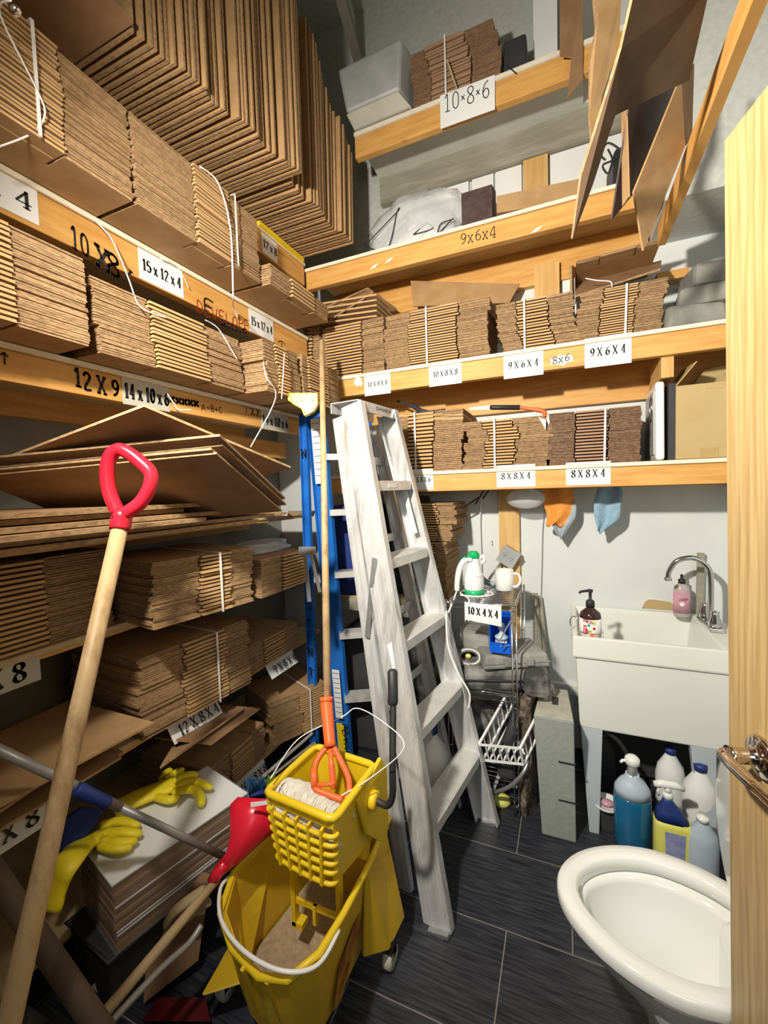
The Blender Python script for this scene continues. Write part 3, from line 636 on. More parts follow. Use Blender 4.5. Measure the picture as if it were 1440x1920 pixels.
# loose boxes on top of the second back shelf bundles
for i,(pts) in enumerate(([(618,600),(700,548),(715,556),(640,610)],[(590,585),(690,540),(745,580),(640,600)])):
    P = [at(pts[0][0],pts[0][1],'y',2.12), at(pts[1][0],pts[1][1],'y',2.14), at(pts[2][0],pts[2][1],'y',2.34), at(pts[3][0],pts[3][1],'y',2.33)]
    sh('cardboard_sheet', P, .008, ('loose flap-edged sheet on the bundle right of the stick top','second loose sheet tilted over the bundles in the corner of the second back shelf')[i])
sh('cardboard_sheet', [at(770,527,'y',2.34), at(975,533,'y',2.36), at(955,568,'y',2.33), at(775,575,'y',2.31)], .006, 'long sheet stood behind the widest bundle on the second back shelf')
for i in range(5):
    a = at(598,606-i*9,'y',2.13); b = at(706,592-i*10,'y',2.13)
    o = MB().sheet([a, b, b+V((0,.25,0)), a+V((0,.25,0))], .009).build('cardboard_sheet', [M['kraft_lip']], label=('lowest','second','middle','fourth','topmost')[i]+' flat sheet piled on the bundle right of the stick top', cat='cardboard sheet', group='sheets on the bundle right of the stick top')
sh('cardboard_sheet', [at(1070,500,'y',2.16), at(1072,598,'y',2.16), at(1076,598,'y',2.40), at(1074,498,'y',2.40)], .010, 'cardboard sheet stood on edge between two bundles of the second back shelf')
sh('cardboard_sheet', [at(1078,556,'y',2.13), at(1238,505,'y',2.13), at(1240,490,'y',2.36), at(1082,530,'y',2.36)], .008, 'sheet sloping between the tipped bundle and the one below', None, 'kraft_dark')
# strings and strapping hanging down the left stacks
def string(name, pts, label, rad=.0022, m='strap', cat='strap', flat=None, group=None):
    return MB().tube(bez(pts, 6), rad, 6, flat=flat).build(name, M[m], label=label, cat=cat, group=group)
X_ = -1.145
string('strap', [cp(20,0,.86), at(0,28,'x',-1.10), at(70,170,'x',X_), at(84,215,'x',X_), at(60,250,'x',-1.17), at(-10,278,'x',-1.22)], 'white strapping looped over the nearest overhanging bundle')
string('strap', [at(375,312,'x',X_), at(410,345,'x',X_), at(432,430,'x',-1.13), at(437,550,'x',-1.13), at(437,572,'x',-1.28), at(446,596,'x',-1.32)], 'white strapping hanging down the second overhanging bundle', .003)
string('strap', [at(175,410,'x',-1.32), at(210,450,'x',-1.30), at(240,520,'x',-1.25), at(258,568,'x',-1.19), at(280,585,'x',-1.18), at(312,596,'x',-1.18)], 'white strapping crossing the handwritten 10x8 board')
string('strap', [at(300,485,'x',-1.32), at(325,492,'x',-1.31), at(345,520,'x',-1.32), at(354,540,'x',-1.32)], 'short curl of strapping above the 15 x 12 x 4 paper', .0014)
string('strap', [at(385,600,'x',-1.30), at(405,612,'x',-1.29), at(420,632,'x',-1.18), at(445,675,'x',-1.17)], 'strap end over the middle bundle below the red writing')
string('strap', [at(493,640,'x',-1.30), at(497,700,'x',-1.05), at(517,745,'x',-1.05), at(470,838,'x',-1.05)], 'long bent strap dangling between the upper left shelves', .002)
string('strap', [at(533,662,'x',-1.07), at(531,700,'x',-1.06), at(528,748,'x',-1.06)], 'straight strap on the bundle beside the yellow ladder cap', .002)
string('strap', [at(313,737,'x',-1.31), at(325,755,'x',-1.28), at(335,768,'x',-1.25), at(360,768,'x',-1.25)], 'bent white strap end beside the 14 x 10 x 6 paper', .0022)
# ================================================================ DOOR
E0 = V((.256,.944,0)); HD = V((.234,-.972,0)).normalized(); NF = V((-.972,-.234,0)).normalized()   # hinge-ward, outward normal of the seen face
dm = MB(); th = -NF*.040; A0 = E0; B0 = E0+HD*.80
LN = V((.034,0,0))      # the door hangs about a degree out of plumb
dm.hexa([A0+V((0,0,.012))+LN, B0+V((0,0,.012))+LN, B0+th+V((0,0,.012))+LN, A0+th+V((0,0,.012))+LN], [A0+V((0,0,2.03)), B0+V((0,0,2.03)), B0+th+V((0,0,2.03)), A0+th+V((0,0,2.03))])
door = dm.build('door_1', M['oak'], bevel=.002); door['kind'] = 'structure'; ORG[door.name] = (V(door.location), 0)
HC = E0+HD*.092+V((.0172,0,.992))      # centre of the lock rose
hm = MB()
Mx = Matrix((NF, HD, V((0,0,1)))).transposed()
rot = Matrix.Rotation(math.pi/2, 3, 'Y')          # local z -> x(normal)
hm.lathe([(.0,-.001),(.033,.0),(.034,.004),(.031,.009),(.020,.012),(.013,.016),(.012,.040),(.015,.044),(.015,.052)], HC, 28, M=Mx @ rot)
neck = HC+NF*.052
hm.tube(bez([HC+NF*.035, HC+NF*.054+HD*-.004, HC+NF*.060+HD*.014, HC+NF*.060+HD*.05, HC+NF*.058+HD*.09, HC+NF*.052+HD*.125+V((0,0,-.004))], 6), [.010]*6+[.0115]*6+[.011]*12+[.010]*7, 14, flat=.8)
hm.build('door_handle', M['nickel'], door)
# ================================================================ TOILET
tl = thing('toilet', 'white porcelain toilet in front of the sink, its seat down and lid raised', 'toilet', (.22,1.13,0))
def egg(cx, cy, a, b, z, n=48, ax=0, tip=0):
    out = []
    for k in range(n):
        t = 2*math.pi*k/n; c = math.cos(t); s_ = math.sin(t)
        x = cx + (a*c if c < 0 else a*1.02*c); y = cy + b*s_*(1-.10*(1-c)/2*abs(c))
        out.append(V((x,y,z)))
    return out
TC = (.215,1.130)
def ring(a, b, z, dx=0): return egg(TC[0]+dx, TC[1], a, b, z)
MB().loft([ring(.225,.172,.385), ring(.222,.168,.372), ring(.205,.152,.33,.01), ring(.165,.125,.27,.035), ring(.125,.10,.20,.065), ring(.115,.092,.12,.08), ring(.125,.098,.03,.09), ring(.135,.105,.0,.09)], cap=False)\
  .loft([ring(.225,.172,.385), ring(.180,.128,.386), ring(.176,.124,.370), ring(.172,.121,.33,.0), ring(.135,.095,.27,.015), ring(.075,.055,.21,.04), ring(.045,.035,.19,.05)], cap=False)\
  .add(ring(.045,.035,.19,.05), [tuple(range(48))]).build('bowl', M['porcelain'], tl)
MB().loft([ring(.244,.190,.398), ring(.243,.189,.418), ring(.238,.184,.426), ring(.202,.150,.427), ring(.196,.143,.420,.002), ring(.194,.141,.392,.004), ring(.226,.172,.387), ring(.240,.186,.388), ring(.244,.190,.398)], cap=False).build('seat', M['porcelain'], tl)
LD = [(.0,.0),(.0,.03)]
lx = .352
def lidring(x, k):
    return [V((x+.0+.012*0, 1.13+.185*k*math.sin(t)*(1-.0), .432+.20+.20*k*-math.cos(t)+ (0))) for t in [2*math.pi*i/40 for i in range(40)]]
MB().loft([lidring(lx,.90), lidring(lx+.004,1.0), lidring(lx+.016,1.0), lidring(lx+.020,.92)]).build('lid', M['porcelain'], tl)
MB().box((.43,1.04,.395),(.485,1.22,.430)).build('hinge_block', M['porcelain'], tl, bevel=.008)
MB().hexa([V(p) for p in ((.53,.95,.40),(.72,.95,.40),(.72,1.31,.40),(.53,1.31,.40))],[V(p) for p in ((.52,.93,.76),(.73,.93,.76),(.73,1.33,.76),(.52,1.33,.76))]).build('tank', M['porcelain'], tl, bevel=.02)
MB().box((.51,.92,.762),(.74,1.34,.80)).build('tank_lid', M['porcelain'], tl, bevel=.012)
MB().box((.33,1.05,.05),(.60,1.21,.395)).build('pedestal', M['porcelain'], tl, bevel=.03)
# ================================================================ SINK
sk = thing('utility_sink', 'deep white laundry tub on tapering grey legs against the back wall', 'sink', (.32,2.2,0))
x0,x1,y0,y1,zt = .022,.66,1.945,2.455,.795
def rect(xa,xb,ya,yb,z): return [V((xa,ya,z)),V((xb,ya,z)),V((xb,yb,z)),V((xa,yb,z))]
m = MB()
m.loft([rect(x0+.028,x1-.03,y0+.03,y1-.02,.385), rect(x0+.014,x1-.016,y0+.012,y1-.01,zt-.095)], smooth=False, cap=False); m.add(rect(x0+.028,x1-.03,y0+.03,y1-.02,.385), [(0,1,2,3)])
m.loft([rect(x0+.012,x1-.014,y0+.010,y1-.008,zt-.095), rect(x0,x1,y0,y1,zt-.090), rect(x0,x1,y0,y1,zt), rect(x0+.022,x1-.105,y0+.020,y1-.022,zt), rect(x0+.026,x1-.110,y0+.024,y1-.026,zt-.02), rect(x0+.055,x1-.15,y0+.06,y1-.06,.42)], smooth=False, cap=False)
m.add(rect(x0+.055,x1-.15,y0+.06,y1-.06,.42), [(0,1,2,3)])
m.build('basin', M['sink'], sk, bevel=.007)
for (xa,ya,sx,sy) in ((x0+.03,y0+.035,1,1),(.450,y0+.035,-1,1),(x0+.03,y1-.10,1,-1),(x1-.135,y1-.10,-1,-1)):
    w = .088; xf = xa + (0 if sx>0 else 0)
    xc0 = xa+ (.028 if sx>0 else .025)
    yf = -.115 if sy>0 else 0
    MB().hexa([V((xc0,ya+yf,0)),V((xc0+.038,ya+yf,0)),V((xc0+.038,ya+yf+.028,0)),V((xc0,ya+yf+.028,0))],[V((xa,ya,.40)),V((xa+w,ya,.40)),V((xa+w,ya+.05,.40)),V((xa,ya+.05,.40))]).build('leg', M['sink_leg'], sk, bevel=.004)
# faucet
fc = thing('faucet', 'arched chrome faucet on the right end of the laundry tub', 'faucet', (.60,2.27,zt))
bx, by = .585, 2.26
MB().tube(bez([(bx,by,zt+.02),(bx+.0,by,zt+.20),(bx-.012,by+.005,zt+.265),(bx-.06,by+.015,zt+.30),(bx-.12,by+.02,zt+.285),(bx-.15,by+.025,zt+.235),(bx-.155,by+.025,zt+.205)],6), .0115, 14).build('spout', M['chrome'], fc)
MB().lathe([(.016,0),(.017,.008),(.012,.018)], (bx-.155,by+.025,zt+.192), 16).build('spout_tip', M['chrome'], fc)
MB().box((bx-.028,by-.10,zt+.001),(bx+.028,by+.10,zt+.022)).build('base_plate', M['chrome'], fc, bevel=.008)
for s in (-1,1):
    MB().lathe([(.026,.022),(.024,.04),(.015,.07),(.017,.085),(.0,.092)], (bx-.002,by+s*.072,zt), 16).build('tap_knob', M['chrome'], fc)
# soap pump
def lathe_at(prof, c, **k): return MB().lathe(prof, c, **k)
sx_, sy_ = .095, 2.01
pb = thing('soap_pump', 'dark brown soap pump bottle with dotted white label on the near sink rim', 'bottle', (sx_,sy_,zt))
s0 = zt+.001
# the wire caddy that carries it hooks on the rim
MB().lathe([(.034,.0),(.0355,.006),(.0355,.088),(.032,.103),(.014,.118),(.0125,.125)], (sx_,sy_,s0-.03), 24).build('bottle_body', M['amber'], pb)
lb_ = MB().lathe([(.0362,.012),(.0362,.085)], (sx_,sy_,s0-.03), 24).build('label_band', M['paper'], pb)
def dots(cx, cy, r0, zb, specs, parent):
    for (ang, z, rr, mt) in specs:
        a = math.radians(ang); n = V((math.cos(a),math.sin(a),0)); t = V((-n.y,n.x,0)); c = V((cx,cy,zb+z))+n*(r0+.0006)
        pts = [c+t*rr*math.cos(k*.5236)+V((0,0,rr*math.sin(k*.5236)))-n*(rr*math.cos(k*.5236))**2/(2*r0) for k in range(12)]
        MB().add(pts, [tuple(range(12))]).build('printed_dot', M[mt], parent)
dots(sx_,sy_,.0362,s0-.03,((-72,.074,.007,'yel_lab'),(-100,.066,.005,'green_pl'),(-74,.056,.005,'red'),(-92,.046,.005,'bristle_lime'),(-84,.028,.009,'orange'),(-60,.040,.004,'yel_lab')),lb_)
m = MB()
for wd,z_,h_ in (('IS',.052,.014),('UP',.036,.014),('FRESH',.076,.009)):
    write(m, wd, V((sx_-.0362*.62, sy_-.0362*.86, s0-.03+z_)), V((.80,-.42,0)), (0,0,1), h_, None, True, .2, lift=.0015)
m.build('lettering', M['red'], lb_)
MB().lathe([(.0145,.122),(.0145,.140),(.010,.146),(.005,.148),(.005,.172),(.009,.174),(.009,.182),(.0,.184)], (sx_,sy_,s0-.03), 16).tube([(sx_,sy_,s0+.149),(sx_-.03,sy_-.012,s0+.146),(sx_-.036,sy_-.014,s0+.140)], .0045, 8).build('pump_head', M['black'], pb)
pb.scale = (1.22, 1.22, 1.25)
wc = MB(); cx_,cy_ = sx_,sy_
for z in (s0-.034, s0+.012):
    wc.tube([(cx_+.050*math.cos(t*.3927),cy_+.050*math.sin(t*.3927),z) for t in range(16)], .0014, 6, closed=True)
for k in range(6):
    a = k*1.047; wc.tube([(cx_+.050*math.cos(a),cy_+.050*math.sin(a),s0+.012),(cx_+.050*math.cos(a),cy_+.050*math.sin(a),s0-.036),(cx_,cy_,s0-.037)], .0014, 6)
wc.tube(bez([(cx_-.050,cy_,s0+.012),(cx_-.048,cy_,s0+.05),(x0+.010,cy_+.01,s0+.065),(x0-.006,cy_+.01,s0+.05),(x0-.006,cy_+.01,s0+.02)],5), .0022, 8)
wc.build('wire_caddy', M['nickel'], label='brass wire caddy hooked over the left rim of the laundry tub', cat='caddy')
# pink dish soap
qx,qy = .505,2.385
ps = thing('dish_soap_bottle', 'squeeze bottle with pink label behind the faucet', 'bottle', (qx,qy,zt))
MB().lathe([(.030,0),(.0335,.006),(.0335,.125),(.030,.145),(.014,.158),(.013,.164)], (qx,qy,zt+.001), 24, sx=1.0, sy=.75).build('bottle_body', M['clear_pink'], ps)
l2 = MB().lathe([(.0345,.020),(.0345,.118)], (qx,qy,zt+.001), 24, sx=1, sy=.76).build('label_band', M['pink'], ps)
MB().lathe([(.015,.160),(.015,.178),(.007,.182),(.006,.196),(.008,.198),(.0,.205)], (qx,qy,zt+.001), 16).build('cap', M['black'], ps)
dots(qx-.004,qy+.006,.0345,zt,((-90,.066,.010,'paper'),),l2)
m = MB(); write(m, 'SOAP', V((qx-.020,qy-.0275,zt+.083)), (1,0,0), (0,0,1), .012, .036, True, .14, lift=.001); m.build('lettering', M['red_ink'], l2)
# clear film ridge on sink corner
MB().bar((.588,2.44,zt),(.592,2.44,zt+.30),.028,.012,up=(0,1,0)).build('wood_strip', M['pine_old'], label='dark wooden strip standing behind the faucet', cat='strip')
# hole broken in the wall above the sink
hp = [V((x_,YB-.002,z_)) for x_,z_ in ((.355,.80),(.365,.835),(.385,.85),(.42,.848),(.45,.846),(.475,.842),(.49,.83),(.488,.80))]
m = MB().add(hp, [tuple(range(8))]); m.tube([p+V((0,-.001,0)) for p in hp], .003, 6, mi=1)
m.build('trim_hole', [M['tan_box'], M['ply']], kind='structure')
# ================================================================ ALUMINIUM STEP LADDER
W_ = V((.138,.990,0)).normalized()
FL, FR = V((-.396,1.257,0)), V((-.315,1.775,0))
TL, TR = V((-.806,1.570,1.800)), V((-.764,1.876,1.800))
al = thing('step_ladder', 'aluminium step ladder standing folded and tilted in the middle of the floor', 'ladder', (-.5,1.6,0))
def channel(a, b, web, fl, side, t=.003, dn=None):
    """C shaped rail from a to b; side: +1 flange opens towards +W"""
    d = (b-a).normalized(); n = d.cross(W_).normalized()           # n: across the rail, forwards/backwards
    w_ = n.cross(d).normalized()*side
    ol = [(-web/2,0),(web/2,0),(web/2,fl),(web/2-t*2,fl),(web/2-t*2,t),(-web/2+t*2,t),(-web/2+t*2,fl),(-web/2,fl)]
    m = MB(); m.prof(a, b, ol, n, w_)
    for k in (-.30,-.18,.18,.30): m.prof(a+d*.01, b-d*.01, [(k*web-.0015,-.0012),(k*web+.0015,-.0012),(k*web+.0015,.0004),(k*web-.0015,.0004)], n, w_)
    return m, n, w_, d
mL, nL, wL, dL = channel(FL, TL, .100, .030, 1); o = mL.build('front_rail', M['alu'], al)
mR, nR, wR, dR = channel(FR, TR, .100, .030, -1); mR.build('front_rail', M['alu'], al)
if nL.x < 0: NS = -1
else: NS = 1
NFW = nL*NS       # roughly +x: the climbing side
# rear rails, folded behind
RBL, RBR = V((-.545,1.345,0)), V((-.470,1.825,0)); RTL, RTR = TL-NFW*.070+V((0,0,-.03)), TR-NFW*.070+V((0,0,-.03))
for a,b,s in ((RBL,RTL,1),(RBR,RTR,-1)):
    channel(a,b,.058,.024,s)[0].build('rear_rail', M['alu'], al)
# treads
for k in range(6):
    f = [.165,.325,.490,.655,.822,.925][k] if k < 5 else .0
    if k == 5: continue
    a = FL.lerp(TL, f)+wL*.003; b = FR.lerp(TR, f)+wR*.003; b.z = a.z
    m = MB(); u = V((0,0,1)); r = (b-a).normalized().cross(u)
    if r.x < 0: r = -r
    ol = [(-.047,0),(.047,0),(.047,-.038),(.043,-.038),(.043,-.004),(-.043,-.004),(-.043,-.038),(-.047,-.038)]
    m.prof(a, b, ol, r, u)
    for q in range(10): m.prof(a, b, [(-.0405+q*.009-.0018,0),(-.0405+q*.009+.0018,0),(-.0405+q*.009+.0010,.0024),(-.0405+q*.009-.0010,.0024)], r, u)
    o = m.build('tread', M['alu_tread'], al)
    if k == 4:
        c = a.lerp(b,.42)+r*.0482+u*-.018; d = (b-a).normalized()
        MB().sheet([c-d*.035-u*.008, c+d*.035-u*.008, c+d*.035+u*.008, c-d*.035+u*.008], .001).build('maker_plate', M['paper'], o)
# top cap
a, b = TL-W_*.012, TR+W_*.012; r = V((W_.y,-W_.x,0)); m = MB(); u = V((0,0,1))
m.prof(a, b, [(-.095,.012),(.045,.012),(.045,-.030),(.041,-.030),(.041,.008),(-.091,.008),(-.091,-.030),(-.095,-.030)], r, u)
tc_ = m.build('top_cap', M['alu'], al)
m = MB(); write(m, 'DANGER', a.lerp(b,.42)+r*.0452+u*-.012, W_, u, .014, .12, True, .16, lift=.0006); m.build('lettering', M['ink'], tc_)
# spreader bars, diagonal braces, straps
def flatbar(m, a, b, w, t, n): m.bar(a, b, w, t, up=n)
for f0,f1,side,pp in ((.70,.60,-1,0),(.70,.60,1,1)):
    A = (FL.lerp(TL,.66) if pp==0 else FR.lerp(TR,.66)) - W_*.010*(1 if pp==0 else -1); B = (RBL.lerp(RTL,.50) if pp==0 else RBR.lerp(RTR,.50)) - W_*.010*(1 if pp==0 else -1)
    MB().bar(A, B, .020, .004, up=W_).build('spreader', M['zinc'], al)
for f in (.90,.70,.52,.36,.20):
    A = RBL.lerp(RTL,f); B = RBR.lerp(RTR,f); B.z = A.z
    MB().bar(A+W_*.01, B-W_*.01, .006, .035, up=(0,0,1)).build('cross_brace', M['alu'], al)
A = FR.lerp(TR,.83)-W_*.03+NFW*.0; B = FR.lerp(TR,.69)-W_*.045+NFW*.01
MB().bar(A, B, .022, .006, up=W_).build('corner_brace', M['white_pl'], al)
A = FL.lerp(TL,.74)+W_*.035; B = FL.lerp(TL,.69)+W_*.055
MB().bar(A, B, .022, .006, up=W_).build('corner_brace', M['white_pl'], al)
for P_ in (FL, FR): MB().bar(P_+V((0,0,.001))-NFW*.045, P_+V((0,0,.001))+NFW*.045, .034, .012).build('foot_pad', M['zinc'], al)
c = FL.lerp(TL,.895)-wL*.0012; MB().sheet([c-nL*.022-dL*.028, c+nL*.022-dL*.028, c+nL*.022+dL*.028, c-nL*.022+dL*.028], .0008).build('worn_sticker', M['cream_face'], al)
c = FL.lerp(TL,.46)-wL*.0012; MB().sheet([c-nL*.004-dL*.07, c+nL*.006-dL*.05, c+nL*.012+dL*.05, c-nL*.008+dL*.06], .0008).build('paint_drip', M['paper'], al)
# ================================================================ BLUE LADDER
bl = thing('step_ladder', 'blue fibreglass step ladder with yellow cap, folded behind the aluminium one', 'ladder', (-1.1,1.9,0))
def raildeep(p_top, p_bot, web, fl, name='rail', mt='blue_fg', wdir=None):
    d = (p_bot-p_top).normalized(); wd = V((.99,-.05,0)); n = d.cross(wd).normalized(); wv = n.cross(d).normalized()
    m = MB(); t = .004
    m.prof(p_top, p_bot, [(-fl/2,-web/2),(fl/2,-web/2),(fl/2,-web/2+t),(-fl/2+t,-web/2+t),(-fl/2+t,web/2-t),(fl/2,web/2-t),(fl/2,web/2),(-fl/2,web/2)], n, wv)
    return m.build(name, M[mt], bl)
tA = at(569,775,'x',-1.22); tB = at(592,768,'x',-1.15)
bA = V((-1.245,1.86,0)); bB = V((-1.085,1.90,0))
r1_ = raildeep(tA, bA, .045, .022, 'rear_rail'); r2_ = raildeep(tB, bB, .098, .026, 'front_rail')
offW = V((.30,.30,0))
tC = tB+V((.20,.12,0)); bC = bB+V((.30,.12,0)); tD = tA+V((.20,.12,0)); bD = bA+V((.34,.16,0))
raildeep(tC, bC, .078, .026, 'front_rail', 'blue_fg')
for f in (.20,.38,.55,.72,.87):
    a = tB.lerp(bB, 1-f)+V((.03,0,0)); b = tC.lerp(bC, 1-f)-V((.03,0,0)); b.z = a.z
    MB().bar(a, b, .075, .03, up=(0,0,1)).build('tread', M['alu_tread'], bl)
for f_, ch in ((.12,'N'),(.60,'T'),(.68,'N'),(.74,'T')):
    m = MB(); c = tA.lerp(bA, f_); write(m, ch, c+V((-.012,-.0135,0)), (1,0,.05), (0,0,1), .040, .024, True, .16, lift=.001); m.build('lettering', M['ink'], r1_)
# yellow end cap
cpo = [cp(x,y,1.86) for x,y in ((540,738),(596,738),(597,760),(590,772),(580,778),(571,781),(566,768),(552,760),(541,752))]
m = MB().sheet(cpo, .03); m.build('top_cap', M['yellow_cap'], bl, bevel=.003)
m = MB()
for x,y in ((548,751),(566,750),(587,751),(571,773)):
    m.ball(cp(x,y,1.842), .004, seg=8)
m.build('rivet', M['zinc'], bl)
# stickers on the front rail
dB = (bB-tB).normalized(); 
def on_rail(f0, f1, half, mt, name, text=None, sz=0, ink='ink'):
    a = tB.lerp(bB, f0); b = tB.lerp(bB, f1); wv = V((.99,-.05,0)); wv = (wv-dB*wv.dot(dB)).normalized(); n = -(dB.cross(wv)).normalized()
    if n.y > 0: n = -n
    a = a+n*.0165; b = b+n*.0165
    o = MB().sheet([a-wv*half, a+wv*half, b+wv*half, b-wv*half], .0008).build(name, M[mt], r2_)
    m = MB()
    if text:
        write(m, text, a+wv*sz*.5-n*-.0012, dB, wv, sz, (b-a).length*.85, True, .20, lift=.0008); m.build('lettering', M[ink], o)
    else:
        for k in range(9):
            c = a.lerp(b, (k+.7)/10)+n*.001; m.add([c-wv*half*.8, c+wv*half*.8, c+wv*half*.8+dB*.003, c-wv*half*.8+dB*.003], [(0,1,2,3)])
        m.build('lettering', M['ink'], o)
on_rail(.025,.20,.026,'paper','safety_sticker'); on_rail(.72,.86,.022,'paper','safety_sticker'); on_rail(.875,.99,.022,'yellow_cap','name_sticker','FEATHE',.030)
# zinc hinge plate and spreader
m = MB(); a = cp(562,1034,1.78); b = cp(592,1034,1.74)
m.sheet([cp(560,1025,1.77), cp(592,1025,1.74), cp(592,1040,1.74), cp(560,1040,1.77)], .004); m.bar(cp(572,1040,1.76), cp(580,1128,1.76), .018, .004, up=(0,-1,0)); m.bar(cp(583,1040,1.75), cp(600,1110,1.75), .014, .004, up=(0,-1,0))
m.build('spreader', M['zinc'], bl)
# ================================================================ MOP
mop = thing('mop', 'cotton string mop with orange clamp, head in the yellow wringer', 'mop', (-.66,1.02,.50))
Pt, Pb = cp(603,640,2.03), cp(614,1316,1.31)
MB().tube([Pt+(Pt-Pb).normalized()*.004, Pt, Pb], [.008,.0125,.0125], 14).build('handle', M['wood_h'], mop)
hd = (Pb-Pt).normalized()
Q1 = cp(612,1318,1.300); Q2 = cp(619,1400,1.239); Q3 = cp(628,1498,1.165)
cl_ = MB(); cl_.tube([Q1-hd*.01, Q1, Q1.lerp(Q2,.9), Q2], [.019,.0195,.0165,.019], 16); cl_.tube([Q1-hd*.016, Q1-hd*.002], [.0205,.0205], 16)
rr_ = CX*1.0
cl_.tube(bez([Q2-rr_*.01, cp(595,1425,1.220), cp(589,1450,1.201), cp(591,1478,1.180), cp(617,1490,1.171), cp(642,1500,1.163)],5), .0085, 8)
cl_.tube(bez([Q2+rr_*.01, cp(638,1425,1.220), cp(652,1455,1.197), cp(655,1480,1.179), cp(648,1500,1.163)],5), .0085, 8)
cl_.tube([Q2, cp(622,1442,1.207), cp(625,1480,1.179)], .007, 8); cl_.tube([cp(591,1472,1.185), cp(622,1470,1.186), cp(625,1462,1.192)], .006, 8)
cl_.tube([cp(588,1440,1.209), cp(590,1476,1.181)], .010, 8)
for k in range(9): 
    c = cp(621.5+k*.35,1432+k*4.2,1.214-k*.003); cl_.lathe([(.0085,-.002),(.0100,0),(.0085,.002)], c, 10)
cl_.build('clamp', M['orange'], mop)
# yarn: a mass of strands curving over the clamp and down into the wringer
ym = MB(); R_ = random.Random(5)
for i in range(64):
    f = i/63; 
    s = V((-.545-.200*f, .912+.010*math.sin(f*3.1), .598-.035*(1-f)+.010*math.sin(f*3.1)))
    mid = V((s.x-.012+R_.uniform(-.006,.006), .935+R_.uniform(-.006,.006), .614-.040*(1-f)+.016*math.sin(f*3.14)))
    e = V((s.x+R_.uniform(-.01,.01), .908, .54-.02*math.sin(f*3.14)))
    st = V((-.54-.15*f, .985, .585-.035*(1-f)))
    ym.tube(bez([st, mid+V((.01,.04,.0)), mid, s+V((0,-.018,-.022)), e],4), .0042, 6)
o = ym.build('yarn', M['cotton'], mop); 
MB().ball((-.655,.945,.535), .075, seg=20, sx=1.25, sy=.60, sz=.62).build('yarn_core', M['cotton'], mop)
# ================================================================ MOP BUCKET
bk = thing('mop_bucket', 'large yellow janitorial bucket on casters, in front of the ladders', 'bucket', (-.68,.95,0))
def ring_b(z, k, dx=0, dy=0, dipf=0, off=0):
    # outline of the bucket from rear-left round the nose to rear-right
    pts = [(-.86,1.20),(-.868,1.06),(-.887,.885),(-.852,.800),(-.768,.752),(-.665,.728),(-.592,.738),(-.545,.795),(-.536,.90),(-.532,1.05),(-.532,1.20)]
    cx, cy = -.71, .98; out = []
    for i,(x,y) in enumerate(pts):
        zz = z - (dipf if 4 <= i <= 5 else (dipf*.6 if i in (3,6) else 0)) + (.035*max(0,(y-1.0)/.2)*(1 if dipf else 0))
        sx = math.copysign(off, cx-x); sy = off if y < .85 else 0
        out.append(V((cx+(x-cx)*k+dx+sx, cy+(y-cy)*k+dy+sy, zz)))
    return out
bm1 = MB()
outer = [ring_b(.355,1,dipf=.035), ring_b(.26,.955), ring_b(.10,.83), ring_b(.075,.78)]
inner = [ring_b(.355,1,dipf=.035,off=.010), ring_b(.26,.955,off=.010), ring_b(.105,.82,off=.010), ring_b(.09,.74,off=.010)]
bm1.loft(outer, smooth=False, cap=False); bm1.loft(inner[:], smooth=False, cap=False)
bm1.loft([outer[0], inner[0]], smooth=False, cap=False)
bm1.add(outer[-1], [tuple(range(11))]); bm1.add(inner[-1], [tuple(range(11))[::-1]])
bm1.build('tub', M['yellow_grim'], bk, bevel=.003)
rim = ring_b(.357,1.006,dipf=.035)
MB().tube(rim, .0095, 8).build('rim_bead', M['yellow'], bk)
# flared side skirts
for s in (-1, 1):
    P = [V((-.892,.875,.345)),V((-.885,1.12,.37)),V((-.97,1.14,.10)),at(380,1866,'z',.12),at(462,1838,'z',.12),V((-.898,.835,.30))] if s < 0 else [V((-.531,1.02,.370)),V((-.528,1.16,.390)),V((-.478,1.17,.105)),V((-.492,1.075,.09)),V((-.535,1.00,.13))]
    MB().sheet(P, .008).build('side_skirt', M['yellow_grim'], bk, bevel=.002)
# front ribs
for xx in (-.712,-.640):
    MB().bar((xx,.724,.325),(xx+.004,.79,.085),.010,.010,up=(1,0,0)).build('front_rib', M['yellow_grim'], bk)
# sediment inside
sd = [p+V((0,0,.02)) for p in ring_b(.10,.80,off=.012)]
MB().add(sd, [tuple(range(11))]).build('sediment', M['sand'], bk)
# bail
c0, c1 = V((-.897,.895,.345)), V((-.529,.865,.350))
MB().tube(bez([c0, V((-.885,.835,.362)), V((-.815,.765,.366)), V((-.71,.728,.366)), V((-.60,.728,.364)), V((-.535,.775,.355)), c1],7), .0050, 10).build('bail_handle', M['strap'], bk)
for sx,sy in ((-.91,.86),(-.53,.80),(-.90,1.13),(-.500,1.105)):
    k = MB(); k.lathe([(.0,-.014),(.030,-.014),(.033,-.008),(.033,.008),(.030,.014),(.0,.014)], (sx,sy,.0335), 20, M=Matrix.Rotation(math.pi/2,3,'Y')); cs = k.build('caster', M['cream_face'], bk)
    MB().bar((sx,sy,.0355),(sx,sy,.10),.042,.028).build('fork', M['black'], cs)
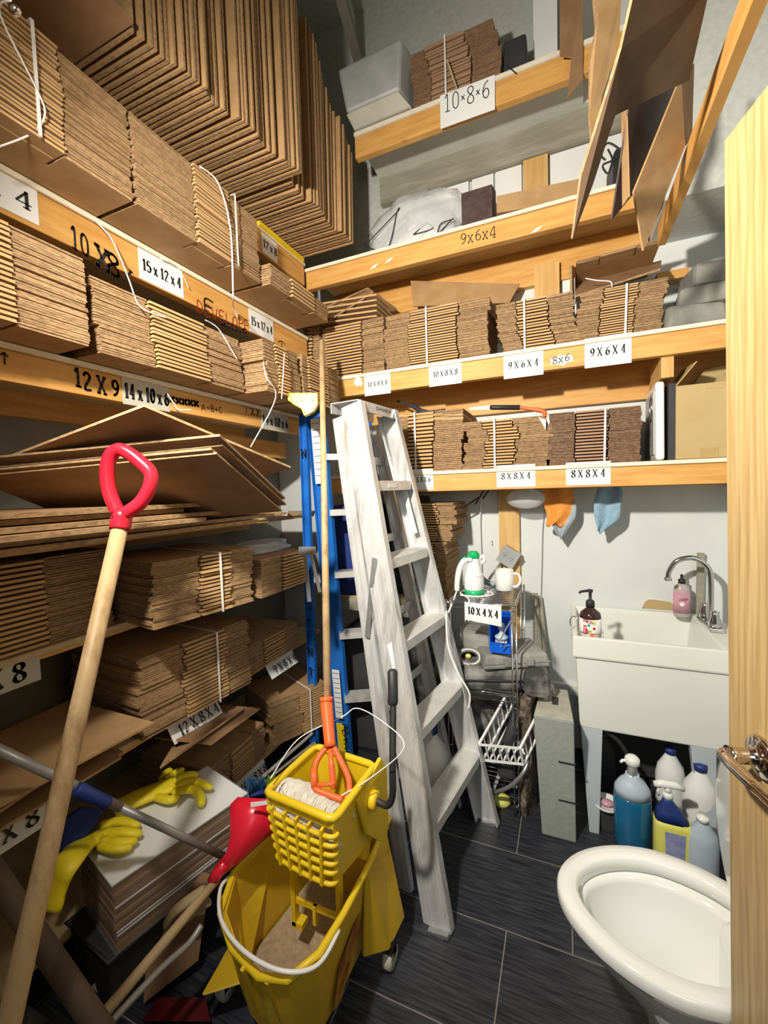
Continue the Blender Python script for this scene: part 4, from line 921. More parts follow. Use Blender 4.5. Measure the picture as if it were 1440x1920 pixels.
# emblem on the right flank
m = MB(); A_ = V((-.543,.93,.245)); ey = V((.055,1,0.02)).normalized(); ez = V((.30,0,1)).normalized()
def ep(a, b): 
    x = .5+ (0); return A_+V((0,a,0))+V((-.0,0,b))
fl_ = [(-.085,-.16),(-.055,-.02),(.02,.03),(.075,.02),(.070,-.07),(.02,-.12),(-.03,-.20)]
def flank(y,z):
    k = .83+(z-.10)/(.26-.10)*(.955-.83) if z<.26 else .955+(z-.26)/.095*.045
    return V((-.71+(.177)*k+.0035, .98+(y-.98)*k, z))
m.add([flank(.93+a,.245+b*.8) for a,b in fl_], [tuple(range(len(fl_)))])
m.build('worn_sticker', M['sticker_red'], bk)
# ================================================================ WRINGER
wr = thing('mop_wringer', 'yellow down-press wringer with black lever, hooked over the mop bucket', 'wringer', (-.65,1.0,.2))
T4 = [V((-.767,.898,.62)),V((-.540,.878,.62)),V((-.530,1.106,.62)),V((-.750,1.128,.62))]
B4 = [V((-.742,.905,.435)),V((-.555,.888,.435)),V((-.545,1.10,.39)),V((-.730,1.12,.39))]
def lerp4(f, ins=0):
    c = (T4[0]+T4[2])/2; out = []
    for a,b in zip(T4,B4):
        p = a.lerp(b,f); q = V((c.x,c.y,p.z)); d = (q-p); out.append(p+d.normalized()*ins*1.414 if ins else p)
    return out
w_ = MB()
for i,j in ((1,2),(2,3),(3,0)):
    lo_ = [lerp4(1)[i], lerp4(1)[j], lerp4(1,.006)[j], lerp4(1,.006)[i]]; hi_ = [lerp4(0)[i], lerp4(0)[j], lerp4(0,.006)[j], lerp4(0,.006)[i]]
    w_.hexa(lo_, hi_)
# front wall: solid band above the grid
w_.hexa([lerp4(.14)[0],lerp4(.14)[1],lerp4(.14,.006)[1],lerp4(.14,.006)[0]],[lerp4(0)[0],lerp4(0)[1],lerp4(0,.006)[1],lerp4(0,.006)[0]])
w_.build('housing', M['yellow'], wr, bevel=.002)
r4 = [p+V((0,0,.004)) for p in lerp4(0)]
q = []
for i in range(4):
    a, b, c = r4[i-1], r4[i], r4[(i+1)%4]
    q += [b+(a-b).normalized()*.018, b+(a-b).normalized()*.005+(c-b).normalized()*.005, b+(c-b).normalized()*.018]
MB().tube(q, .0105, 10, closed=True).build('rim_bead', M['yellow'], wr)
g = MB()
fr = [.22,.36,.50,.64,.78,.95]
for f in fr:
    a, b = lerp4(f)[0], lerp4(f)[1]; mid = (a+b)/2+V((0,-.012,0)); g.tube(bez([a+V((.002,.006,0)), a+V((.01,-.006,0)), mid, b+V((-.01,-.006,0)), b+V((.006,.012,0))],5), .0062, 8)
for k in range(5):
    u_ = [.13,.32,.5,.68,.86][k]
    a = T4[0].lerp(T4[1],u_)+V((0,-.010,-.022)); b = B4[0].lerp(B4[1],u_)+V((0,-.012,.006)); g.bar(a, b, .0075, .014, up=(0,1,0))
g.build('drain_grid', M['yellow'], wr)
# brackets below
br = MB()
br.box((-.735,.945,.20),(-.722,.965,.40)); br.box((-.735,.945,.195),(-.700,.975,.212)); br.box((-.585,.945,.17),(-.572,.965,.40)); br.box((-.735,.952,.265),(-.572,.960,.280)); br.box((-.665,.948,.225),(-.655,.962,.28))
MB().box((-.735,1.09,.33),(-.55,1.10,.40)).build('cross_bar', M['yellow'], wr)
br.build('bracket', M['yellow'], wr)
# right side plate and pivot
MB().sheet([V((-.533,.985,.60)),V((-.522,1.125,.64)),V((-.515,1.150,.60)),V((-.515,1.150,.40)),V((-.521,1.105,.39)),V((-.530,1.03,.47))], .012).build('side_plate', M['yellow'], wr, bevel=.003)
pv = at(700,1500,'x',-.515)
pm = MB().lathe([(.026,-.006),(.026,.010),(.016,.014),(.0,.014)], pv, 20, M=Matrix.Rotation(math.pi/2,3,'Y')).build('pivot', M['yellow'], wr)
MB().tube(bez([pv+V((.01,0,0)), pv+V((.045,-.004,.0)), pv+V((.060,.0,.030)), at(736,1440,'x',-.455), at(737,1320,'x',-.475), at(736,1262,'x',-.485)],6), [.010]*26+[.0105]*5, 12).build('lever', M['black'], wr)
gp0, gp1 = at(737,1322,'x',-.475), at(736,1254,'x',-.487)
MB().tube([gp0, gp0.lerp(gp1,.1), gp0.lerp(gp1,.92), gp1], [.0125,.0155,.0155,.009], 14).build('grip', M['black'], wr)
# thin wire loop around the mop
string('wire_loop', [at(507,1460,'z',.66), cp(560,1385,1.30), cp(640,1345,1.35), cp(670,1328,1.35), cp(720,1355,1.25), cp(758,1400,1.16), cp(700,1455,1.18), cp(640,1492,1.16)], 'thin pale wire looping around the mop and wringer lever', .0017, 'strap', 'wire')
string('wire_strand', [at(525,1470,'z',.63), at(531,1490,'z',.62)], 'short loose yarn end at the corner of the wringer', .0014, 'cotton', 'string')
# ================================================================ LONG HANDLES AT THE LEFT
def cyl(a, b, r, seg=14, r2=None): return MB().tube([a, a.lerp(b,.5), b], [r, (r+(r2 or r))/2, r2 or r], seg)
dh = thing('shovel', 'long worn wooden handle with a red D-shaped grip, crossing the left foreground', 'shovel', (-.72,.1,0))
G0 = cp(226,984,.95); G1 = cp(30,1860,.68); gd = (G1-G0).normalized(); G2 = G0+gd*((G0.z-.02)/-gd.z)
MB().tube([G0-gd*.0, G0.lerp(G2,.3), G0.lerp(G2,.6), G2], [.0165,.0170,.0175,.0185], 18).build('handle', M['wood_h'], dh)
gr = MB()
dp = .945
loop = [(222,962),(206,925),(201,885),(207,856),(222,843),(242,850),(265,868),(281,884),(284,900),(277,922),(262,944),(243,958),(230,966)]
P = [cp(x,y,dp) for x,y in loop]
gr.tube(bez(P,4), [.0150]*49, 12)
gr.tube([cp(230,955,dp), cp(229,966,.947), cp(226,984,.95), G0+gd*.012], [.016,.021,.0215,.0205], 16)
gr.build('grip', M['red'], dh)
MB().ball(cp(209,966,.925), .0022, seg=6).build('rivet', M['black'], dh)
gp = thing('extension_pole', 'grey metal pole with a blue collar, crossing behind the wooden handle', 'pole', (-1.1,.6,.4))
A, B = cp(-40,1388,.93), cp(425,1608,1.24)
A2 = A.lerp(B,.50)
MB().tube([A, A2], .0115, 14).build('tube', M['grey_pole'], gp)
MB().tube([A2, B], .0102, 14).build('tube', M['grey_pole'], gp)
a, b = cp(143,1478,1.02), cp(203,1508,1.065); d = (b-a).normalized()
MB().tube([a, a+d*.006, a.lerp(b,.5), b-d*.006, b], [.014,.0165,.0155,.0165,.013], 14).build('collar', M['navy'], gp)
A, B = cp(-30,1610,.85), cp(195,1940,.78)
dk = MB().tube([A, A.lerp(B,.5), B, B+(B-A).normalized()*.12], [.020]*4, 12).build('broom_handle', M['wood_d'], label='thick dark wooden pole leaning in the bottom left corner', cat='pole')
# red dustpan style scoop with wooden handle
ds = thing('snow_scoop', 'red plastic scoop head on a pale wooden handle, beside the mop bucket', 'scoop', (-.93,.9,.3))
A, B = cp(408,1648,1.20), cp(175,1925,.92)
MB().tube([A, A.lerp(B,.4), B, B+(B-A)*.2], [.0115,.0125,.013,.013], 14).build('handle', M['wood_b'], ds)
def quadring(cx, cy, w, h, depth, thick, rot, n=12):
    out = []
    for k in range(n):
        t = 2*math.pi*k/n; x = w*math.copysign(abs(math.cos(t))**.6, math.cos(t)); y = h*math.sin(t)
        xx = cx + x*math.cos(rot)-y*math.sin(rot); yy = cy + x*math.sin(rot)+y*math.cos(rot)
        out.append(cp(xx,yy,depth+thick*math.sin(t)*0))
    return out
# scoop surface as a curved dish built from cross sections running up the blade
secs = [((400,1628),(418,1642),1.195,.0),((424,1600),(447,1618),1.20,.012),((431,1566),(478,1592),1.215,.030),((430,1535),(502,1570),1.235,.040),((432,1508),(520,1555),1.25,.040),((446,1494),(522,1500),1.27,.028)]
rings = []
for (l, r, dd, bul) in secs:
    A_, B_ = cp(l[0],l[1],dd), cp(r[0],r[1],dd); nrm = (EYE-A_).normalized(); row = []
    for k in range(9):
        u = k/8; row.append(A_.lerp(B_,u)+nrm*(bul*math.sin(u*math.pi)+.006))
    for k in range(9):
        u = 1-k/8; row.append(A_.lerp(B_,u)+nrm*(bul*math.sin(u*math.pi)*.86-.004))
    rings.append(row)
m = MB().loft(rings); m.tube([cp(399,1652,1.195), cp(409,1636,1.196), cp(425,1616,1.198)], [.0165,.016,.014], 14)
m.build('blade', M['red'], ds)
MB().sheet([cp(470,1505,1.20), cp(508,1501,1.20), cp(508,1507,1.20), cp(470,1513,1.20)], .002).build('tape_strip', M['paper'], ds)
A, B = cp(378,1735,1.12), cp(205,1920,.92)
MB().tube(bez([A, A.lerp(B,.18)+V((.0,0,-.012)), A.lerp(B,.5), B],6), .0080, 12).build('metal_rod', M['grey_pole'], label='thin grey metal rod beside the scoop handle, near the bucket', cat='rod')
wb = MB(); P = [cp(312,1735,1.22), cp(325,1712,1.22), cp(352,1690,1.22), cp(385,1668,1.23)]
wb.tube(bez(P,4), [.014]+[.020]*11+[.014], 12, flat=.6); wb.tube(bez([cp(318,1745,1.24), cp(350,1722,1.24), cp(392,1690,1.25)],4), .012, 10)
wb.build('brush_block', M['wood_b'], label='rounded pale wooden block lying behind the scoop handle', cat='brush')
# ================================================================ WHITE TOPPED STACK, GLOVES
ws = thing('box_stack', 'film-wrapped stack of flattened boxes with a white top, under the yellow gloves', 'box stack', (-1.13,.70,.215), math.atan2(.40,.10)-0, None)
h_, n_ = .19, 15
org_, rz_ = ORG[ws.name]
for i in range(n_):
    mm = MB().box((0,0,0),(.415,.245,h_/n_*.86),0) if i == 0 else None
    if i == 0:
        f = mm.build('flattened_box', [M['grim'] if 'grim' in M else M['kraft_dark']], ws, local=True); o = f
    else: o = f.copy(); COL.objects.link(o); o.parent = ws
    o.location = (random.uniform(-.003,.003), random.uniform(-.003,.003), i*h_/n_)
MB().box((-.004,-.004,h_),(.42,.25,h_+.004)).build('top_sheet', M['paper'], ws, local=True)
fm = MB()
for z in (.045,.055,.125): fm.box((0,-.0065,z),(.415,-.0045,z+.004))
fm.build('film_band', M['white_pl'], ws, local=True)
MB().box((-.008,-.008,.0),(.423,.255,h_+.006)).build('film_wrap', M['thin_wrap'], ws, local=True)
# dark tub carrying it
cr = thing('storage_tub', 'dark plastic tub beneath the film-wrapped white-topped stack', 'tub', (-1.22,.9,0))
MB().hexa([V(p) for p in ((-1.34,.72,.0),(-1.16,.70,.0),(-1.10,1.06,.0),(-1.30,1.10,0))],[V(p) for p in ((-1.36,.70,.212),(-1.14,.68,.212),(-1.05,1.09,.212),(-1.31,1.13,.212))]).build('body', M['shadow_box'], cr, bevel=.006)
MB().tube([V(p) for p in ((-1.36,.70,.200),(-1.14,.68,.200),(-1.05,1.09,.200),(-1.31,1.13,.200))], .008, 6, closed=True).build('rim', M['shadow_box'], cr)
# gloves: hand shape with five fingers + cuff
def glove(name, label, wrist, palm, knuck, fingers, thumb, cuff_r=.045, palm_r=.040):
    t = MB()
    t.tube(bez(wrist+palm,5), [cuff_r]*3+[cuff_r*.9]*(5*(len(wrist+palm)-1)+1-3), 14, flat=.42)
    o = t
    for f in fingers: o.tube(bez(f,4), [.0155]*(len(f)*4-3-3)+[.0145,.0125,.006][:3], 10, flat=.8)
    o.tube(bez(thumb,4), [.015]*(len(thumb)*4-3-3)+[.0135,.011,.005], 10, flat=.8)
    return o.build(name, M['glove'], label=label, cat='glove')
def g(x,y,z): return at(x,y,'z',z)
zt_ = .425
glove('rubber_glove','yellow rubber glove lying across the white top, fingers towards the ladders',
  [g(215,1520,zt_+.0), g(250,1500,zt_+.01)], [g(300,1480,zt_+.012), g(325,1470,zt_+.012)],
  None,
  [[g(310,1462,zt_+.01),g(325,1452,zt_+.014),g(345,1442,zt_+.012)], [g(318,1472,zt_+.012),g(345,1455,zt_+.018),g(372,1452,zt_+.012)], [g(325,1478,zt_+.012),g(360,1465,zt_+.020),g(398,1478,zt_+.010)], [g(325,1485,zt_+.012),g(358,1480,zt_+.020),g(375,1492,zt_+.012),g(377,1512,zt_+.002)], [g(305,1462,zt_),g(312,1450,zt_+.006),g(322,1443,zt_+.004)]],
  [g(290,1492,zt_+.01),g(318,1500,zt_+.012),g(335,1492,zt_+.008)])
glove('rubber_glove','yellow rubber glove hanging off the near end of the white top, cuff dangling',
  [at(92,1700,'x',-1.20), at(110,1650,'x',-1.20), at(130,1612,'x',-1.20)], [g(160,1580,zt_+.012), g(195,1570,zt_+.010)],
  None,
  [[g(190,1548,zt_+.01),g(225,1540,zt_+.014),g(262,1548,zt_+.008)], [g(195,1562,zt_+.010),g(232,1560,zt_+.018),g(266,1564,zt_+.008)], [g(195,1576,zt_+.008),g(225,1580,zt_+.016),g(258,1576,zt_+.008)], [g(190,1586,zt_+.006),g(218,1592,zt_+.012),g(248,1588,zt_+.006)]],
  [g(150,1568,zt_+.012),g(172,1535,zt_+.020),g(188,1517,zt_+.016)], .042)
MB().loft([[at(x,y,'x',-1.30) for x,y in ((95,1560),(150,1520),(190,1520),(165,1560),(120,1600),(95,1680))],[at(x,y,'x',-1.33) for x,y in ((90,1555),(150,1512),(198,1515),(170,1565),(120,1610),(88,1690))]]).build('folded_cloth', M['navy_cloth'], label='dark blue cloth bunched behind the hanging yellow glove', cat='cloth')
# blue brush behind the bucket
bb_ = thing('hand_brush', 'blue hand brush with blue and lime bristles, behind the red scoop', 'brush', (-1.0,1.3,.3))
cB = at(492,1478,'x',-1.10)
MB().tube([at(460,1492,'x',-1.10), at(490,1484,'x',-1.08), at(515,1478,'x',-1.05)], [.012,.020,.014], 10, flat=.6).build('head', M['navy'], bb_)
m = MB(); R_ = random.Random(3)
for i in range(90):
    x = R_.uniform(464,500); a = at(x,1486,'x',-1.09+R_.uniform(-.015,.015)); m.tube([a, a+V((R_.uniform(-.012,.02),R_.uniform(-.01,.01),R_.uniform(.045,.06)))], .0011, 4, cap=False)
m.build('bristles', M['blue_bristle'], bb_)
m = MB()
for i in range(60):
    x = R_.uniform(500,515); a = at(x,1482,'x',-1.07+R_.uniform(-.015,.015)); m.tube([a, a+V((R_.uniform(-.005,.02),R_.uniform(-.01,.01),R_.uniform(.045,.06)))], .0011, 4, cap=False)
m.build('lime_bristles', M['bristle_lime'], bb_)
for i,(p,q) in enumerate((((495,1455),(585,1375)),((505,1458),(590,1392)))):
    MB().bar(at(*p,'x',-1.16), at(*q,'x',-1.20), .016, .005).build('metal_strip', M['alu'], label=('thin bright metal strip leaning behind the blue brush','second thin metal strip, nearer the bucket')[i], cat='strip')
# things heaped in the dark at the bottom left
MB().loft([[V((-1.22+.10*math.cos(t),.45+.10*math.sin(t)*1.3,.0)) for t in [k*.6283 for k in range(10)]],[V((-1.20+.09*math.cos(t),.46+.09*math.sin(t)*1.2,.16)) for t in [k*.6283 for k in range(10)]],[V((-1.17+.04*math.cos(t),.47+.04*math.sin(t)*1.2,.26)) for t in [k*.6283 for k in range(10)]]]).build('bin_bag', M['shadow_box'], label='dark bag on the floor in the bottom left corner', cat='bag')
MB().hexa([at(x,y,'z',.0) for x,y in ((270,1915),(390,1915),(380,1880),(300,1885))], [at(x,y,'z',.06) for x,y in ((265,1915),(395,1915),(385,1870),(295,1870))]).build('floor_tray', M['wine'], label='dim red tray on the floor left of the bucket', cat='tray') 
MB().sheet([at(225,1800,'z',.10), at(222,1850,'z',.02), at(190,1868,'z',.02), at(172,1850,'z',.06)], .004).build('paper_scrap', M['cream_face'], label='grey paper scrap lying beside the dark pole', cat='paper')
MB().sheet([at(288,1600,'z',.30), at(395,1640,'z',.25), at(372,1800,'z',.05), at(270,1880,'z',.02)], .008).build('cardboard_sheet', M['kraft_dark'], label='rough brown board leaning in shadow behind the scoop handles', cat='cardboard sheet')
def string_part(parent, name, pts, label, rad, m, cat): return MB().tube(bez(pts, 6), rad, 8).build(name, M[m], parent)
# ================================================================ WIRE RACK
rk = thing('wire_rack', 'chrome wire shelving rack between the aluminium ladder and the sink', 'rack', (-.35,2.0,0))
rx0, rx1, ry0, ry1 = -.49, -.205, 1.838, 2.22
for x,y in ((rx0,ry0),(rx1,ry0),(rx0,ry1),(rx1,ry1)):
    m = MB(); m.tube([V((x-.009,y,0)),V((x-.009,y,.945))], .0035, 8); m.tube([V((x+.009,y,0)),V((x+.009,y,.945))], .0035, 8)
    for k in range(9): z = .05+k*.11; m.tube([V((x-.009,y,z)),V((x+.009,y,z))], .002, 6)
    m.build('post', M['chrome'], rk)
for z in (.935,.535,.155):
    m = MB(); m.tube([V((rx0,ry0,z)),V((rx1,ry0,z)),V((rx1,ry1,z)),V((rx0,ry1,z))], .0042, 8, closed=True); m.tube([V((rx0,ry0,z-.022)),V((rx1,ry0,z-.022)),V((rx1,ry1,z-.022)),V((rx0,ry1,z-.022))], .0035, 8, closed=True)
    for k in range(13): y = ry0+.014+k*(ry1-ry0-.02)/12.5; m.tube([V((rx0,y,z+.002)),V((rx1,y,z+.002))], .0022, 6)
    m.tube([V(((rx0+rx1)/2,ry0,z-.001)),V(((rx0+rx1)/2,ry1,z-.001))], .0035, 6)
    m.build('shelf_grid', M['chrome'], rk)
a = at(871,1131,'y',ry0-.006); b = at(940,1143,'y',ry0-.006)
o = MB().sheet([V((a.x,ry0-.006,.893-.032)),V((b.x,ry0-.006,.884-.040)),V((b.x,ry0-.006,.935)),V((a.x,ry0-.006,.940))], .001, n=(0,-1,0)).build('paper_label', M['paper'], rk, label='paper reading 10 X 4 X 4')
m = MB(); write(m, '10 X 4 X 4', V((a.x+.014,ry0-.008,.890)), (1,0,-.07), (0,0,1), .030, (b.x-a.x)*.82, False, .15); m.build('lettering', M['ink'], o)
zr = .939
# steam cleaner
sc_ = thing('steam_cleaner', 'white and green handheld steam cleaner standing on the wire rack', 'steam cleaner', (-.395,1.96,zr))
sx, sy = -.400, 1.985
MB().lathe([(.044,.022),(.046,.03),(.0455,.075),(.041,.10),(.032,.135),(.024,.160),(.022,.170)], (sx,sy,zr), 24).build('tank', M['white_pl'], sc_)
m = MB()
for k in range(8): m.lathe([(.0463-.0003*k,.042+k*.0075-.001),(.0478-.0003*k,.042+k*.0075),(.0463-.0003*k,.042+k*.0075+.001)], (sx,sy,zr), 24)
m.build('ribs', M['white_pl'], sc_)
MB().lathe([(.043,.001),(.0465,.004),(.0455,.024)], (sx,sy,zr), 24).build('base_ring', M['green_pl'], sc_)
m = MB().lathe([(.019,.168),(.0245,.174),(.0245,.192),(.020,.202),(.0,.204)], (sx,sy,zr), 16)
for k in range(8):
    a = k*.785; m.box((-.003,-.003,.174),(.003,.003,.194), M=Matrix.Translation((sx+.0245*math.cos(a),sy+.0245*math.sin(a),zr)))
m.build('cap', M['green_pl'], sc_)
MB().tube(bez([(sx-.005,sy-.02,zr+.165),(sx-.035,sy-.03,zr+.165),(sx-.058,sy-.035,zr+.130),(sx-.070,sy-.04,zr+.07),(sx-.073,sy-.04,zr+.02)],5), [.012]*5+[.016]*5+[.017]*5+[.016]*5+[.014], 12, flat=.8).build('handle', M['white_pl'], sc_)
MB().tube([(sx-.028,sy-.026,zr+.176),(sx-.050,sy-.03,zr+.165)], [.010,.008], 10).build('trigger', M['green_pl'], sc_)
MB().tube([(sx+.015,sy+.01,zr+.165),(sx+.042,sy+.015,zr+.180),(sx+.047,sy+.015,zr+.160),(sx+.035,sy+.01,zr+.145)], .009, 10).build('nozzle', M['white_pl'], sc_)
string_part(sc_, 'power_cord', [(sx-.073,sy-.04,zr+.02),(-.475,1.79,.90),at(837,1150,'y',1.75),at(840,1210,'y',1.72),at(858,1260,'y',1.70),at(880,1300,'y',1.70),at(878,1330,'y',1.70)], 'white cord of the steam cleaner hanging in front of the rack', .0042, 'white_pl', 'cord')
string_part(sc_, 'cord_loop', [(sx-.05,sy-.07,zr+.008),(sx+.03,sy-.075,zr+.008),(sx+.085,sy-.03,zr+.008),(sx+.08,sy+.01,zr+.008),(sx+.02,sy+.058,zr+.008),(sx-.058,sy+.01,zr+.008),(sx-.052,sy-.05,zr+.010),(sx-.01,sy-.10,zr+.006),(sx+.01,ry0-.012,zr+.002)], 'coil of white cord around the foot of the steam cleaner', .0040, 'white_pl', 'cord')
# mug
mg = thing('mug', 'white mug standing on the back right corner of the wire rack', 'mug', (-.265,2.02,zr))
mx_, my_ = -.275, 2.10
MB().lathe([(.040,.0),(.043,.004),(.043,.098),(.040,.098),(.039,.010),(.0,.008)], (mx_,my_,zr+.002), 28).build('cup', M['porcelain'], mg)
MB().tube(bez([(mx_+.040,my_-.006,zr+.085),(mx_+.066,my_-.006,zr+.080),(mx_+.074,my_-.006,zr+.052),(mx_+.062,my_-.006,zr+.026),(mx_+.040,my_-.006,zr+.020)],5), .0065, 10).build('handle', M['porcelain'], mg)
# outlet box tilted on the wall
ob = thing('outlet_box', 'tilted grey electrical outlet box above the mug', 'outlet box', (-.29,2.3,1.12))
c = at(953,1045,'y',2.385); ex = V((.85,-.05,-.52)).normalized(); ez = V((.50,-.15,.85)).normalized(); ny = ex.cross(ez).normalized()
def ob_(w, h, d0, d1): return [c+ex*sx_*w+ez*sz_*h+ny*d for d in (d0,d1) for sx_,sz_ in ((-1,-1),(1,-1),(1,1),(-1,1))]
if ny.y > 0: ny = -ny
q = ob_(.046,.046,-.045,0); MB().hexa(q[:4], q[4:]).build('box', M['zinc'], ob, bevel=.004)
q = ob_(.050,.050,.001,.006); pl = MB().hexa(q[:4], q[4:]).build('face_plate', M['grey_tub'], ob, bevel=.002)
m = MB()
for sx_ in (-.020,.020):
    for a_,b_ in ((-.006,.006),(.006,.006),(0,-.008)):
        p = c+ex*(sx_+a_)+ez*b_+ny*.0068; m.add([p-ex*.0014-ez*.0035, p+ex*.0014-ez*.0035, p+ex*.0014+ez*.0035, p-ex*.0014+ez*.0035], [(0,1,2,3)])
m.build('socket_slots', M['black'], pl)
MB().tube([c-ez*.05-ex*.02-ny*.02, at(918,1085,'y',2.25)], .007, 8).build('conduit', M['zinc'], ob)
MB().tube(bez([at(900,1078,'y',2.15),at(912,1090,'y',2.15),at(925,1096,'y',2.12),at(936,1092,'y',2.10)],4), [.020]*4+[.028]*5+[.018]*4, 10, flat=.5).build('rolled_cloth', M['cloth_g'], label='grey-blue rag between the steam cleaner and the mug', cat='cloth')
# pencil marks on wall
m = MB(); write(m, '1', at(921,1022,'y',YB-.002), (1,0,0), (0,0,1), .022, None, True, .12); write(m, '7', at(934,1012,'y',YB-.002), (.8,0,-.3), (.3,0,.9), .026, None, True, .12); write(m, '-', at(948,1012,'y',YB-.002), (1,0,0), (0,0,1), .01, None, True, .3)
m.build('trim_wall_mark', M['ink'], kind='structure')
# middle shelf contents
zm = .541
bbn = thing('parts_bin', 'small blue plastic bin holding a scrubbing brush, on the wire rack', 'bin', (-.27,1.9,.70))
bx0,bx1,by0,by1,bz = -.310,-.222,1.845,1.96,.722
m = MB(); t = .004
m.box((bx0,by0,bz),(bx1,by1,bz+t)).box((bx0,by0,bz+t),(bx0+t,by1,bz+.13)).box((bx1-t,by0,bz+t),(bx1,by1,bz+.13)).box((bx0+t,by1-t,bz+t),(bx1-t,by1,bz+.155)).box((bx0+t,by0,bz+t),(bx1-t,by0+t,bz+.045))
m.build('bin_body', M['blue_pl'], bbn)
sb = thing('scrub_brush', 'pale green scrubbing brush with white bristles in the blue bin', 'brush', (-.265,1.88,.76))
MB().lathe([(.012,.0),(.028,.006),(.030,.016),(.014,.026),(.008,.036),(.016,.050),(.018,.062),(.010,.074),(.0,.077)], (-.264,1.890,bz+.045), 18).build('handle', M['frost'], sb)
m = MB(); R_ = random.Random(8)
for i in range(110):
    a = R_.uniform(0,6.28); r = .026*math.sqrt(R_.random()); m.tube([V((-.264+r*math.cos(a),1.89+r*math.sin(a),bz+.046)),V((-.264+r*math.cos(a)*1.1,1.89+r*math.sin(a)*1.1,bz+.016))], .0016, 4, cap=False)
m.build('bristles', M['paper'], sb)
def rbox(name, label, cat, c, sx, sy, sz, rz, mt, bev=.012, tilt=0, parts=None):
    t = thing(name, label, cat, c, rz)
    o = MB().hexa([V(p) for p in ((-sx/2,-sy/2,0),(sx/2,-sy/2,0),(sx/2,sy/2,0),(-sx/2,sy/2,0))],[V(p) for p in ((-sx/2*.92,-sy/2*.92,sz),(sx/2*.92,-sy/2*.92,sz),(sx/2*.92,sy/2*.92,sz),(-sx/2*.92,sy/2*.92,sz))]).build('body', M[mt], t, local=True, bevel=bev)
    if tilt: t.rotation_euler = (tilt, tilt*.4, rz)
    return t
tcs = rbox('tool_case', 'dusty grey hard tool case lying askew under the blue bin', 'tool case', (-.245,1.985,.645), .30, .22, .062, .45, 'grey_pl', .012)
MB().box((-.146,-.1105,.024),(.146,-.108,.030)).box((-.06,-.118,.016),(-.03,-.1085,.044)).box((.04,-.118,.016),(.07,-.1085,.044)).build('latch', M['grey_pl'], tcs, local=True)
t2 = rbox('tool_case', 'dusty black soft case at the bottom of the pile on the rack middle shelf', 'tool case', (-.30,2.00,zm+.004), .36, .30, .10, .30, 'grey_soft', .03)
MB().tube([V((-.17,-.150,.05)),V((.17,-.150,.05))], .004, 6).build('zip', M['black'], t2, local=True)
t3 = rbox('tool_bag', 'dusty soft pouch bulging from the right side of the wire rack', 'bag', (-.125,1.93,.53), .12, .14, .12, .1, 'grey_soft', .035)
rbox('tool_case', 'dusty grey case behind the blue bin, partly behind the steam cleaner cord', 'tool case', (-.40,2.05,.66), .20, .20, .10, -.2, 'grey_pl', .03)
m = MB(); cxx = at(880,1232,'y',1.90)
m.tube([cxx+V((.050*math.cos(t*.3927),.02*math.sin(t*.3927)-.0,.028*math.sin(t*.3927))) for t in range(16)], .0115, 10, closed=True)
m.build('flex_hose', M['grey_pole'], label='grey oval coiled hose hanging out of the rack middle shelf', cat='hose')
MB().ball(at(878,1230,'y',1.93), .012, seg=8, sx=1.3).build('yellow_cap', M['yel_lab'], label='small yellow cap inside the grey oval hose', cat='cap')
# lower shelf: white slotted basket, dark tools, hose
wbk = thing('basket', 'white slotted plastic basket tipped out of the lower rack', 'basket', (-.33,1.85,.25))
def bk_pt(u, v, w):    # basket frame: tipped box
    o_ = at(905,1425,'y',1.80); U = V((.17,.0,.02)); Vv = V((.12,.22,.19)); Wv = V((-.01,-.03,.085))
    return o_+U*u+Vv*v+Wv*w
m = MB()
for a,b in (((0,0,1),(1,0,1)),((1,0,1),(1,1,1)),((1,1,1),(0,1,1)),((0,1,1),(0,0,1)),((0,0,0),(1,0,0)),((1,0,0),(1,1,0)),((0,0,0),(0,1,0)),((0,1,0),(1,1,0)),((0,0,0),(0,0,1)),((1,0,0),(1,0,1)),((1,1,0),(1,1,1)),((0,1,0),(0,1,1))): m.bar(bk_pt(*a), bk_pt(*b), .010, .006)
for k in range(1,6): m.bar(bk_pt(k/6,0,0), bk_pt(k/6,0,1), .007, .003); m.bar(bk_pt(k/6,1,0), bk_pt(k/6,1,1), .007, .003); m.bar(bk_pt(k/6,0,0), bk_pt(k/6,1,0), .007, .003)
for k in range(1,8): m.bar(bk_pt(1,k/8,0), bk_pt(1,k/8,1), .007, .003); m.bar(bk_pt(0,k/8,0), bk_pt(0,k/8,1), .007, .003)
m.build('slotted_body', M['white_pl'], wbk)
MB().tube([bk_pt(.5,.15,.5), bk_pt(.5,.5,.7), bk_pt(.55,.95,.9)], [.024,.028,.020], 12).build('torch', M['shadow_box'], label='dusty black cylindrical tool in the white slotted basket', cat='tool')
rbox('power_tool', 'dark battered power tool on the lower rack, behind the white basket', 'tool', (-.36,2.05,.165), .20,.20,.20,.3,'grey_soft',.03)
MB().bar(at(925,1480,'y',1.86), at(962,1385,'y',1.86), .030,.012).build('metal_offcut', M['alu'], label='white-edged metal offcut slanting under the basket', cat='strip')
MB().tube(bez([at(924,1487,'y',1.83), at(955,1475,'y',1.80), at(980,1450,'y',1.80), at(988,1425,'y',1.83), at(975,1400,'y',1.86), at(965,1390,'y',1.90)],6), .0085, 10).build('flex_hose', M['zinc'], label='braided silver hose curling out of the lower rack', cat='hose')
rbox('small_pot', 'dark grey cup on the bottom rack shelf', 'pot', (-.25,1.88,.161), .08,.08,.09,.1,'shadow_box',.015)
MB().ball(at(940,1500,'y',1.90), .036, seg=14, sx=1.2, sz=.8).build('yarn_bundle', M['yel_lab'], label='bright yellow bundle on the bottom rack shelf', cat='bundle')
